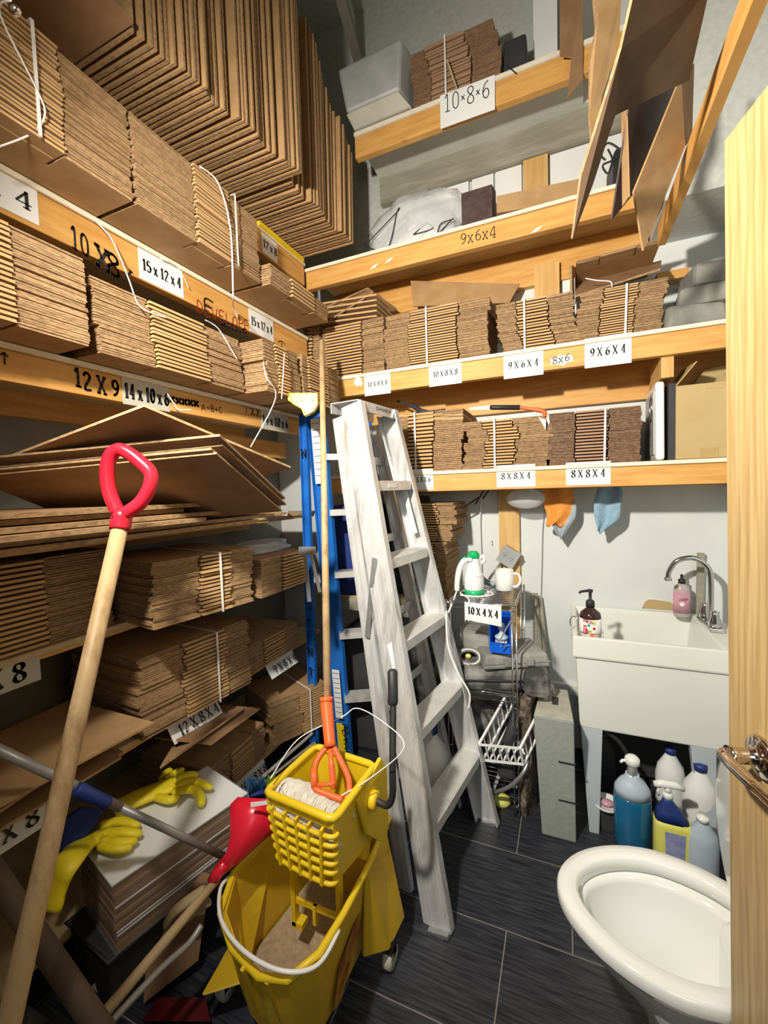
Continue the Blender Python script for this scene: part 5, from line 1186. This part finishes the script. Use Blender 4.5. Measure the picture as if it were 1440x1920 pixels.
MB().bar(at(935,1205,'y',1.80), at(965,1150,'y',1.86), .004,.004).bar(at(937,1212,'y',1.80), at(960,1210,'y',1.86), .003,.003).build('wire_strand', M['zinc'], label='loose wire sticking out by the blue bin', cat='wire')
# rough fill between rack and block
R_ = random.Random(21); rings = []
for k in range(9):
    z = k*.066; rr = []
    for j in range(12):
        t = j*.5236; q = .78+.30*R_.random(); rr.append(V((-.165+.045*math.cos(t)*q, 2.02+.20*math.sin(t)*q, z)))
    rings.append(rr)
MB().loft(rings, smooth=False).build('rubble_bag', M['dirt'], label='crumbly brown torn bag wedged between the rack and the grey block', cat='bag')
# grey block
blk = thing('concrete_block', 'tall grey slotted block standing left of the sink leg', 'block', (-.05,1.9,0))
m = MB(); m.hexa([V((-.100,1.785,0)),V((.030,1.785,0)),V((.030,1.98,0)),V((-.100,1.98,0))],[V((-.128,1.79,.50)),V((.025,1.79,.50)),V((.005,2.06,.50)),V((-.115,2.06,.50))])
m.build('body', M['concrete'], blk, bevel=.006)
m = MB(); m.hexa([V((-.126,1.792,.5005)),V((.023,1.792,.5005)),V((.003,2.058,.5005)),V((-.113,2.058,.5005))],[V((-.124,1.794,.504)),V((.021,1.794,.504)),V((.001,2.056,.504)),V((-.111,2.056,.504))]); m.build('top_face', M['concrete_top'], blk)
m = MB()
for z in (.325,.165): m.box((-.035,1.7835,z),(.031,1.7885,z+.004))
m.box((-.06,1.90,.5035),(-.035,1.97,.5055)); m.build('slot', M['black'], blk)
for i,(a,b,w_,lb_) in enumerate(((at(1018,1300,'y',2.36),at(1003,1112,'y',2.42),.030,'grey weathered plank leaning on the wall right of the wire rack'),(at(1034,1310,'y',2.38),at(1012,1118,'y',2.44),.022,'second thinner weathered plank leaning beside the first'))):
    MB().bar(V((a.x+.02,a.y-.06,0)), b, w_, .016, up=(0,1,0)).build('plank', M['pine_old'], label=lb_, cat='plank')
string('wire_strand', [at(1025,935,'y',2.45), at(1018,985,'y',2.455), at(1016,1060,'y',2.455), at(1014,1128,'y',2.455)], 'thin dark wire running down the wall beside the stud', .0018, 'grey_pole', 'wire')
string('wire_strand', [at(903,925,'y',2.44), at(900,975,'y',2.445), at(902,1040,'y',2.445), at(903,1090,'y',2.445)], 'white cable running down the wall behind the steam cleaner', .004, 'white_pl', 'cable')
for i,(p,q) in enumerate((((868,952),(902,930)),((892,945),(915,905)),((905,935),(925,908)))):
    MB().tube([at(*p,'y',2.30), at(*q,'y',2.28)], .0045, 8).build('bracket_arm', M['black'], label=('black bracket arm jutting left under the lowest back shelf','black bracket arm rising to the lowest back shelf','short black bracket arm at the right of the three')[i], cat='bracket')
# cloths hung from the shelf above the sink
def drape(name, outline, y, mt, label, seed, sway=.016, clip=None):
    """hung cloth: rows from top to bottom given by left/right photo columns"""
    R_ = random.Random(seed); n = 12; rows = []; ph = R_.uniform(0,6)
    for r,(xl,xr,yy) in enumerate(outline):
        row = []
        for k in range(n+1):
            u = k/n; f = .6+.4*r/len(outline)
            row.append(at(xl+(xr-xl)*u, yy+4*math.sin(u*9+ph)*(r/len(outline)), 'y', y+sway*f*math.sin(u*8+ph+r*.35)))
        rows.append(row)
    m = MB(); m.loft(rows, closed=False, cap=False)
    return m.build(name, M[mt], label=label, cat='cloth', solid=.003, sub=1)
drape('cloth', [(1032,1066,880),(1020,1072,906),(1014,1076,930),(1020,1082,952),(1028,1078,970),(1022,1050,986)], 2.33, 'cloth_o', 'orange cloth hung from the underside of the lowest back shelf', 2)
drape('cloth', [(1046,1080,940),(1044,1082,958),(1036,1080,972),(1034,1070,985),(1040,1062,998),(1048,1056,1009)], 2.345, 'cloth_g', 'grey cloth tucked below the orange cloth', 5, .015)
drape('cloth', [(1130,1156,880),(1124,1162,908),(1116,1172,925),(1112,1162,950),(1114,1166,972),(1120,1150,986),(1120,1128,999)], 2.33, 'cloth_b', 'pale blue cloth hung above the sink', 9)
m = MB(); c = at(985,935,'y',2.30)
m.ball(c, .085, seg=20, sx=1.15, sy=.6, sz=.62); m.tube([c+V((0,0,.03)), c+V((.02,0,.065)), V((c.x+.03,2.30,1.511))], [.05,.03,.02], 10); m.build('plastic_bag', M['plastic_film'], label='clear crumpled plastic bag hung left of the orange cloth', cat='plastic bag')
# ================================================================ UNDER THE SINK
u1 = thing('detergent_jug', 'large blue cleaning liquid bottle with white pump, under the sink', 'bottle', (.235,1.86,0))
ux, uy = .235, 1.865
MB().lathe([(.060,0),(.066,.008),(.067,.20),(.066,.205)], (ux,uy,.001), 26, sx=1, sy=.8).build('liquid_body', M['blue_liq'], u1)
MB().lathe([(.066,.205),(.062,.235),(.045,.262),(.026,.280),(.024,.292)], (ux,uy,.001), 26, sx=1, sy=.8).build('bottle_shoulder', M['frost'], u1)
MB().lathe([(.020,.288),(.016,.325),(.026,.332),(.027,.352),(.017,.362),(.0,.363)], (ux,uy,.001), 16).tube([(ux,uy,.345),(ux-.035,uy-.01,.343),(ux-.042,uy-.012,.335)], .006, 8).build('pump', M['white_pl'], u1)
u2 = thing('spray_bottle', 'trigger spray bottle with blue neck and lilac label, under the sink', 'bottle', (.36,1.82,0))
vx, vy = .36, 1.80
def srect(cx, cy, a, b, z, n=20): return [V((cx+a*math.copysign(abs(math.cos(t))**.5,math.cos(t)), cy+b*math.copysign(abs(math.sin(t))**.5,math.sin(t)), z)) for t in [2*math.pi*k/n for k in range(n)]]
MB().loft([srect(vx,vy,.060,.036,.001), srect(vx,vy,.064,.038,.02), srect(vx,vy,.064,.038,.17), srect(vx-.006,vy,.056,.034,.19)]).build('bottle_body', M['yel_lab'], u2)
MB().loft([srect(vx,vy,.050,.0385,.02), srect(vx,vy,.050,.0395,.16)], cap=False).build('label_panel', M['spray_lab'], u2)
MB().loft([srect(vx-.006,vy,.0565,.0345,.188), srect(vx-.012,vy,.038,.028,.22), srect(vx-.018,vy,.016,.016,.255), srect(vx-.018,vy,.015,.015,.268)]).build('neck', M['navy'], u2)
m = MB(); hx = vx-.018; m.lathe([(.017,.266),(.017,.282),(.012,.288)], (hx,vy,0), 14); m.tube([(hx-.045,vy-.004,.312),(hx-.02,vy,.316),(hx+.025,vy,.318),(hx+.052,vy+.004,.308)], [.010,.014,.013,.008], 10); m.tube([(hx,vy,.286),(hx,vy,.312)], .011, 10); m.tube([(hx-.022,vy,.308),(hx-.032,vy,.285),(hx-.028,vy,.268)], .0045, 8)
m.build('trigger_head', M['white_pl'], u2)
def jug(x, y, r, h, mt, label, capm, rzz=0, neck=.35):
    t = thing('plastic_jug', label, 'bottle', (x,y,0))
    MB().lathe([(r*.92,0),(r,.01),(r,h*.62),(r*.85,h*.75),(r*neck,h*.9),(r*neck*.9,h*.93)], (x,y,.001), 22, sy=.8).build('bottle_body', M[mt], t)
    MB().lathe([(r*neck*1.1,h*.92),(r*neck*1.1,h*.99),(0,h)], (x,y,.001), 16).build('cap', M[capm], t)
jug(.40,2.06,.055,.32,'white_pl','white jug behind the trigger spray bottle under the sink','navy'); jug(.48,1.96,.060,.33,'white_pl','white jug with blue cap beside the right front sink leg','navy')
jug(.445,1.78,.050,.24,'frost','frosted bottle right of the lilac-labelled spray bottle','white_pl'); jug(.15,2.16,.055,.28,'shadow_box','dark grey bottle at the back left under the sink','shadow_box')
MB().tube(bez([(.09,2.03,.36),(.14,2.02,.365),(.20,2.02,.33),(.24,2.02,.26),(.25,2.03,.16),(.20,2.05,.05)],6), .010, 10).build('drain_hose', M['black'], label='black hose arching behind the blue bottle under the sink', cat='hose')
MB().lathe([(.02,0),(.05,.006),(.058,.02),(.054,.02),(.045,.008),(.0,.006)], (.150,1.93,.085), 20).build('dish', M['white_pl'], label='white dish with pink smear tucked behind the left front sink leg', cat='dish')
MB().box((.10,1.90,.0),(.19,1.99,.083)).build('carton', M['shadow_box'], label='dark carton under the small white dish below the sink', cat='carton', bevel=.004)
MB().ball((.150,1.925,.105), .022, seg=10, sx=1.3, sz=.5).build('sponge', M['pink'], label='pink sponge on the small dish under the sink', cat='sponge')
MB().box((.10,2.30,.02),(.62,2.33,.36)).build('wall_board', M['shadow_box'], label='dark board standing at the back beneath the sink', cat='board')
# ================================================================ BEHIND THE LADDER
jg = thing('plastic_jug', 'big round white jug on the floor behind the lowest ladder tread', 'jug', (-.55,1.72,0))
jx, jy = -.575, 1.785
MB().lathe([(.105,0),(.115,.02),(.116,.14),(.108,.20),(.085,.26),(.05,.31),(.035,.33),(.034,.345)], (jx,jy,.001), 28).build('bottle_body', M['white_pl'], jg)
MB().lathe([(.038,.343),(.038,.375),(.0,.378)], (jx,jy,.001), 18).build('cap', M['navy'], jg)
o = MB().sheet([V((jx+.085,jy-.083,.05)),V((jx+.102,jy-.062,.05)),V((jx+.102,jy-.062,.085)),V((jx+.085,jy-.083,.085))], .001).build('label_patch', M['cloth_b'], jg)
st = thing('spray_bottle', 'blue and white trigger bottle glimpsed through the ladder, left of the basket', 'bottle', (-.44,1.9,0))
MB().lathe([(.035,0),(.038,.01),(.038,.17),(.014,.25),(.013,.27)], (-.60,1.98,.001), 18).build('bottle_body', M['blue_pl'], st)
MB().tube([(-.60,1.98,.265),(-.60,1.98,.30)], .012, 10).tube([(-.64,1.97,.295),(-.56,1.97,.31)], [.008,.012], 10).build('trigger_head', M['blue_pl'], st)
# low corner shelf carrying the tower, with its paper
lc = thing('corner_shelf', 'low dim shelf in the corner behind the ladders, marked X 4 X', 'shelf', (-.9,2.1,.80))
MB().box((-1.33,2.08,.775),(-.545,2.11,.845)).build('front_board', M['pine_old'], lc); MB().box((-1.33,2.08,.847),(-.545,2.46,.858)).build('board', M['ply_under'], lc)
a, b = at(742,1125,'y',2.079), at(775,1150,'y',2.079)
o = MB().sheet([V((a.x-.02,2.078,.765)),V((b.x+.02,2.078,.765)),V((b.x+.02,2.078,.85)),V((a.x-.02,2.078,.85))], .001).build('paper_label', M['cream_face'], lc, label='paper reading X 4 X')
m = MB(); write(m, 'X 4 X', V((a.x-.01,2.0768,.790)), (1,0,0), (0,0,1), .038, .11, False, .15); m.build('lettering', M['ink'], o)
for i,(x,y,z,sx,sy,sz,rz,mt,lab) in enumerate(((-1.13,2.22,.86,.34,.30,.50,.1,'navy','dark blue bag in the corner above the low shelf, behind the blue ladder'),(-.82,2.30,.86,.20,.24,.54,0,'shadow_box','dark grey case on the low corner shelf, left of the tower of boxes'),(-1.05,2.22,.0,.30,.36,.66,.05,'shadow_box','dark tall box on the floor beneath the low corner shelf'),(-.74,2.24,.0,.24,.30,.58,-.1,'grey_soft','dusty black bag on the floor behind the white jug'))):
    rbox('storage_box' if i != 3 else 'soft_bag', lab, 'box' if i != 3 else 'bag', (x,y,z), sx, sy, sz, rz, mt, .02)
# ================================================================ SHELF TOPS
# shelf A right end
hp = thing('wall_heater', 'white-framed grey panel stood on end on the lowest back shelf', 'panel', (.27,2.12,ZA))
xa = at(1206,850,'y',2.12).x; xb = at(1250,850,'y',2.12).x
MB().hexa([V((xa+.045,2.115,ZA+.002)),V((xb-.006,2.115,ZA+.002)),V((xb+.004,2.42,ZA+.002)),V((xa+.055,2.42,ZA+.002))],[V((xa+.045,2.13,ZA+.335)),V((xb-.006,2.13,ZA+.335)),V((xb+.004,2.42,ZA+.335)),V((xa+.055,2.42,ZA+.335))]).build('frame', M['white_pl'], hp, bevel=.012)
MB().sheet([V((xa+.044,2.15,ZA+.03)),V((xa+.052,2.40,ZA+.03)),V((xa+.052,2.40,ZA+.30)),V((xa+.044,2.16,ZA+.30))], .004).build('grille', M['grey_tub'], hp)
MB().tube([V((xa+.040,2.20+.028*math.cos(t*.3927),ZA+.23+.050*math.sin(t*.3927))) for t in range(16)], .004, 6, closed=True).build('carry_ring', M['chrome'], hp)
MB().box((xb+.008,2.13,ZA+.002),(xb+.038,2.40,ZA+.32)).build('dark_case', M['shadow_box'], label='thin black case between the white-framed panel and the tan carton', cat='case')
px_ = at(1240,690,'y',2.12); MB().box((px_.x,2.125,ZA+.345),(px_.x+.045,2.40,ZA+.445)).build('lumber_block', M['pine_v'], label='short pine offcut above the white-framed panel', cat='lumber')
cbx = thing('carton', 'taped tan carton with raised flaps at the right end of the lowest back shelf', 'carton', (.5,2.13,ZA))
ca = at(1266,840,'y',2.13).x; cb = ca+.30
MB().box((ca,2.12,ZA+.002),(cb,2.40,ZA+.305)).build('body', M['tan_box'], cbx, bevel=.003)
MB().sheet([V((ca,2.12,ZA+.306)),V((ca,2.39,ZA+.306)),V((ca+.075,2.39,ZA+.42)),V((ca+.075,2.14,ZA+.40))], .004).build('flap', M['tan_box'], cbx)
MB().sheet([V((ca+.09,2.40,ZA+.306)),V((cb,2.40,ZA+.306)),V((cb,2.36,ZA+.43)),V((ca+.16,2.38,ZA+.41))], .004).build('flap', M['tan_box'], cbx)
MB().box((ca+.085,2.1185,ZA+.003),(ca+.145,2.1198,ZA+.045)).box((ca+.105,2.1185,ZA+.28),(ca+.165,2.1198,ZA+.304)).build('tape_strip', M['tape'], cbx)
# saw on top of the bundles of shelf A
pn = thing('pruning_saw', 'hand saw with black and orange handle lying on the lowest shelf bundles', 'saw', (-.2,2.2,ZA+.24))
p0,p1,p2,p3 = [at(x,y,'y',2.17) for x,y in ((880,766),(918,764),(975,764),(1018,771))]
MB().tube([p1, p1.lerp(p2,.1), p2], [.010,.012,.012], 10).build('grip', M['black'], pn)
MB().tube(bez([p2, p2.lerp(p3,.4)+V((0,0,.0)), p3, p3+V((.012,0,-.03))],4), [.012]*6+[.016]*5+[.009]*2, 10, flat=.7).build('handle', M['orange'], pn)
MB().sheet([p0+V((0,0,-.006)), p1+V((0,0,-.008)), p1+V((0,0,.008)), p0+V((0,0,.004))], .002).build('blade', M['chrome'], pn)
MB().sheet([at(1010,782,'y',2.105),at(1024,788,'y',2.105),at(1023,806,'y',2.105)], .001).build('paper_scrap', M['paper'], label='small white paper corner beside the orange saw handle', cat='paper')
MB().tube(bez([at(745,752,'y',2.3), at(775,762,'y',2.28), at(795,772,'y',2.25), at(835,768,'y',2.25)],4), [.006]*4+[.014]*5+[.006]*4, 8).build('pruning_shears', M['shadow_box'], label='curved dark tool on the bundles right of the ladder top', cat='tool')
for i in range(2):
    a = at(735,787-i*7,'y',2.13); b = at(868,784-i*7,'y',2.13)
    MB().sheet([a,b,b+V((0,.22,0)),a+V((0,.22,0))], .010).build('cardboard_sheet', [M['kraft_lip']], label=('flat sheet on the bundle beside the ladder top, lower of two','flat sheet on the bundle beside the ladder top, upper of two')[i], cat='cardboard sheet')
# shelf A small folded boxes behind ladder top
# shelf B right: grey cases
for i,(x,y,z,sx,sy,sz,rz,lab) in enumerate(((.475,2.27,ZB+.001,.24,.26,.10,.25,'flat grey case lying at the right end of the second back shelf'),(.56,2.29,ZB+.105,.22,.20,.085,-.1,'grey case on top of the flat one beside the door'),(.60,2.33,ZB+.195,.22,.20,.10,.15,'greyish bag topmost at the right end of the second back shelf'))):
    rbox('storage_case', lab, 'case', (x,y,z), sx, sy, sz, rz, 'grey_pl', .02)
MB().box((.05,2.109,ZB+.075),(.085,2.14,ZB+.12)).build('white_tab', M['paper'], label='small white tab between two bundles on the second back shelf', cat='tab') if 0 else None
string('strap', [at(1098,522,'y',2.12), at(1120,526,'y',2.11), at(1144,528,'y',2.11), at(1148,538,'y',2.11)], 'loose strap end on the sheet above the rightmost strapped bundle', .0026)
MB().box((at(1240,500,'y',2.40).x-.02,2.38,ZB+.30),(at(1290,500,'y',2.40).x,2.44,ZB+.34)).build('lumber_block', M['pine'], label='short pine crosspiece in shadow above the grey cases', cat='lumber')
# shelf C: plastic bag with wire hangers, dark box, plank
bgm = MB(); R_ = random.Random(4); rings = []
cc = at(765,430,'y',2.28); 
for r in range(9):
    f = r/8; z = ZC+.004+.30*math.sin(f*math.pi/2)*1.0; k = math.cos(f*math.pi/2)**.55 if f < 1 else .05; rr = []
    for j in range(26):
        t = j*2*math.pi/26; q = 1+.13*math.sin(5*t+r)+.09*R_.uniform(-1,1)
        rr.append(V((-.70+.285*k*math.cos(t)*q, 2.26+.135*k*math.sin(t)*q, z+R_.uniform(-.008,.008))))
    rings.append(rr)
bgm.loft(rings).build('plastic_bag', M['plastic_film'], label='big crumpled clear plastic bag on the third back shelf', cat='plastic bag')
for i,(a,b,c,lab) in enumerate((((684,461),(744,398),(725,468),'black bent wire hanger in the clear bag, nearest the corner'),((775,440),(800,418),(812,428),'second black wire hanger in the clear bag'),((820,440),(847,412),(826,420),'third black wire at the right end of the clear bag'))):
    string('wire_hanger', [at(*a,'y',2.125), at(*b,'y',2.14), at(*b,'y',2.141), at(*c,'y',2.125), at(*a,'y',2.126)], lab, .0028, 'black', 'wire hanger')
bl2 = MB(); R_ = random.Random(6)
bl2.ball((-.72,2.29,ZC+.085), .08, seg=14, sx=2.0, sy=1.0, sz=.95); bl2.build('foam_bundle', M['paper'], label='pale crumpled wrapping inside the clear bag on the third shelf', cat='bundle')
a = at(866,415,'y',2.14); b = at(923,400,'y',2.14); tp = at(868,362,'y',2.14).z
MB().hexa([V((a.x,2.14,ZC+.002)),V((b.x,2.14,ZC+.002)),V((b.x+.01,2.20,ZC+.002)),V((a.x,2.20,ZC+.002))],[V((a.x,2.14,tp)),V((b.x,2.14,tp)),V((b.x+.01,2.20,tp)),V((a.x,2.20,tp))]).build('printed_box', M['void'], label='small dark purple-brown box on the third back shelf', cat='box')
MB().sheet([at(846,395,'y',2.2),at(866,420,'y',2.2),at(852,425,'y',2.2)], .006).build('metal_plate', M['zinc'], label='small grey triangular plate left of the dark purple-brown box', cat='plate')
MB().sheet([at(932,402,'y',2.17), at(1090,375,'y',2.17), at(1090,337,'y',2.17), at(932,370,'y',2.17)], .02).build('cardboard_sheet', M['kraft'], label='kraft strip standing along the third back shelf', cat='cardboard sheet')
string('cable', [at(1135,300,'y',2.2), at(1128,290,'y',2.2), at(1140,268,'y',2.2), at(1165,285,'y',2.2), at(1150,300,'y',2.2), at(1130,310,'y',2.2), at(1140,325,'y',2.2), at(1148,300,'y',2.2), at(1140,280,'y',2.2)], 'tangled black cable behind the hanging cardboard', .004, 'black', 'cable')
rbox('dark_bag', 'black object behind the hanging cardboard on the third back shelf', 'bag', (at(1170,300,'y',2.28).x,2.30,ZC+.002), .12,.2,.22,.1,'black',.02)
# shelf D
gt = thing('metal_box', 'pale grey box with rounded corners tipped forward on the highest back shelf', 'box', (-.83,2.2,ZD))
g0 = [at(640,128,'y',2.04), at(762,70,'y',2.04), at(745,172,'y',2.09), at(645,215,'y',2.09)]   # front top-left, top-right, bottom-right, bottom-left
xl, xr_ = at(664,243,'y',2.10).x, at(774,198,'y',2.10).x
# a lidded box seen from below: upper face leans over the lower part
F = [at(632,130,'y',2.03), at(752,68,'y',2.03), at(748,168,'y',2.05), at(648,212,'y',2.05)]
Bk = [p+V((.05,.30,.02)) for p in F]
MB().hexa(F, Bk).build('body', M['grey_tub'], gt, bevel=.015)
L_ = [at(648,214,'y',2.055), at(746,170,'y',2.055), at(772,200,'y',2.105), at(664,245,'y',2.105)]
for p in L_[2:]: p.z = max(p.z, ZD+.004)
MB().hexa(L_, [p+V((.04,.26,.03)) for p in L_]).build('base', M['cream_face'], gt, bevel=.006)
rbox('dark_case', 'black case right of the brown stack on the highest back shelf', 'case', (at(968,80,'y',2.25).x,2.27,ZD+.002), .11,.22,.20,0,'shadow_box',.01)
MB().bar(at(838,112,'y',2.085), at(857,168,'y',2.09), .008, .004, up=(0,1,0)).build('wood_stick', M['wood_b'], label='thin pale stick leaning on the brown stack above the 10x8x6 paper', cat='stick')
MB().bar(at(950,122,'y',2.09), at(968,138,'y',2.09), .004, .004).build('nail', M['black'], label='dark nail poking over the highest back shelf', cat='nail')
MB().box((at(1000,60,'y',2.30).x,2.30,ZD+.003),(at(1045,60,'y',2.30).x,2.40,4.0)).build('white_board', M['paper'], label='white board stood upright at the right of the highest back shelf', cat='board')
# ================================================================ OVERHEAD, TOP RIGHT: boards stacked over the doorway
MB().box((.352,.10,2.40),(.380,2.095,2.475)).build('overhead_joist', M['pine_y'], label='pine joist running overhead from the doorway to the back wall', cat='joist')
def thick(name, pts, t, label, mt='kraft', edge='flute', cat='cardboard sheet'):
    m = MB().sheet(pts, t); 
    for i in range(2, 2+len(pts)): m.m[i] = 1
    return m.build(name, [M[mt], M[edge]], label=label, cat=cat)
thick('cardboard_sheet', [cp(1190,-30,.84), cp(1163,90,.92), cp(1088,330,1.12), cp(1072,447,1.22), cp(1110,345,1.14), cp(1152,215,1.04), cp(1290,150,1.03), cp(1330,-30,.89)], .008, 'big brown cardboard sheet hanging overhead with a ragged corrugated edge', 'brown_shade')
thick('cardboard_sheet', [cp(1110,-20,1.35), cp(1120,30,1.35), cp(1105,120,1.38), cp(1104,215,1.40), cp(1110,300,1.42), cp(1128,180,1.40), cp(1158,90,1.38), cp(1165,-20,1.35)], .008, 'torn narrow cardboard strip hanging left of the big brown sheet', 'kraft')
thick('cardboard_sheet', [cp(1050,-20,1.75), cp(1050,105,1.78), cp(1072,108,1.79), cp(1064,186,1.82), cp(1092,150,1.80), cp(1092,-20,1.75)], .008, 'brown cardboard wedge hanging in front of the highest back shelf end', 'kraft_dark')
MB().sheet([cp(1092,-20,1.9), cp(1094,193,1.95), cp(1124,188,1.95), cp(1190,-20,1.9)], .006).build('white_board', M['paper'], label='white board hanging behind the torn cardboard strip', cat='board')
ox = thing('open_carton', 'open brown carton hanging flaps-down beneath the overhead joist', 'carton', (.25,1.3,2.2))
K1,K2,K3,K4 = cp(1182,172,1.20), cp(1275,145,1.22), cp(1187,360,1.26), cp(1205,470,1.33)
m = MB(); m.sheet([K1, cp(1275,145,1.40), cp(1240,300,1.45), K3+CZ*-.12], .005); m.build('inner_panel', M['void'], ox)  # dark colour paints the shade of the carton's open inside
m = MB(); m.sheet([K2, cp(1283,275,1.30), K4, K3], .006); m.build('flap', M['kraft'], ox)
m = MB(); m.sheet([K2, cp(1300,120,1.30), cp(1296,260,1.36), cp(1283,275,1.30)], .005); m.build('side_panel', M['kraft_dark'], ox)
m = MB(); m.sheet([K1+CZ*-.02, K3+CZ*-.02, K3+CZ*-.06+CX*.004, K1+CZ*-.06+CX*.01], .005); m.build('narrow_flap', M['kraft'], ox)
MB().ball(cp(1167,173,1.15), .006, seg=8).build('push_pin', M['chrome'], label='shiny round pin at the edge of the big hanging cardboard', cat='pin')
MB().ball(cp(28,20,.82), .010, seg=10, sx=1.3, sz=.8).build('push_pin', M['chrome'], label='shiny round pin at the top left above the nearest bundle', cat='pin')
# yellow level on the topmost left shelf
MB().bar((XS+.012,1.69,Z0-.002),(XS+.012,2.06,Z0-.002),.018,.020).build('spirit_level', M['yellow_cap'], label='yellow bar along the far end of the topmost left shelf edge', cat='level')
# plastic film and white sheets on the middle shelves near the blue ladder
MB().sheet([(-1.18,1.62,1.345),(-1.30,1.80,1.350),(-1.6,1.80,1.350),(-1.6,1.62,1.345)], .010).build('foam_sheet', M['white_pl'], label='white foam sheet jutting beside the blue ladder at eye level', cat='sheet')
m = MB(); R_ = random.Random(9); rings = []
for r in range(6):
    f = r/5; k = 1-.25*f; rings.append([V((-1.26+.12*k*math.cos(t)*R_.uniform(.8,1.1), 1.52+.20*k*math.sin(t)*R_.uniform(.8,1.1), 1.195+.035*f)) for t in [j*.5236 for j in range(12)]])
m.loft(rings).build('plastic_bag', M['plastic_film'], label='crumpled clear film on the shadowed bundles right of the wooden handle', cat='plastic bag')
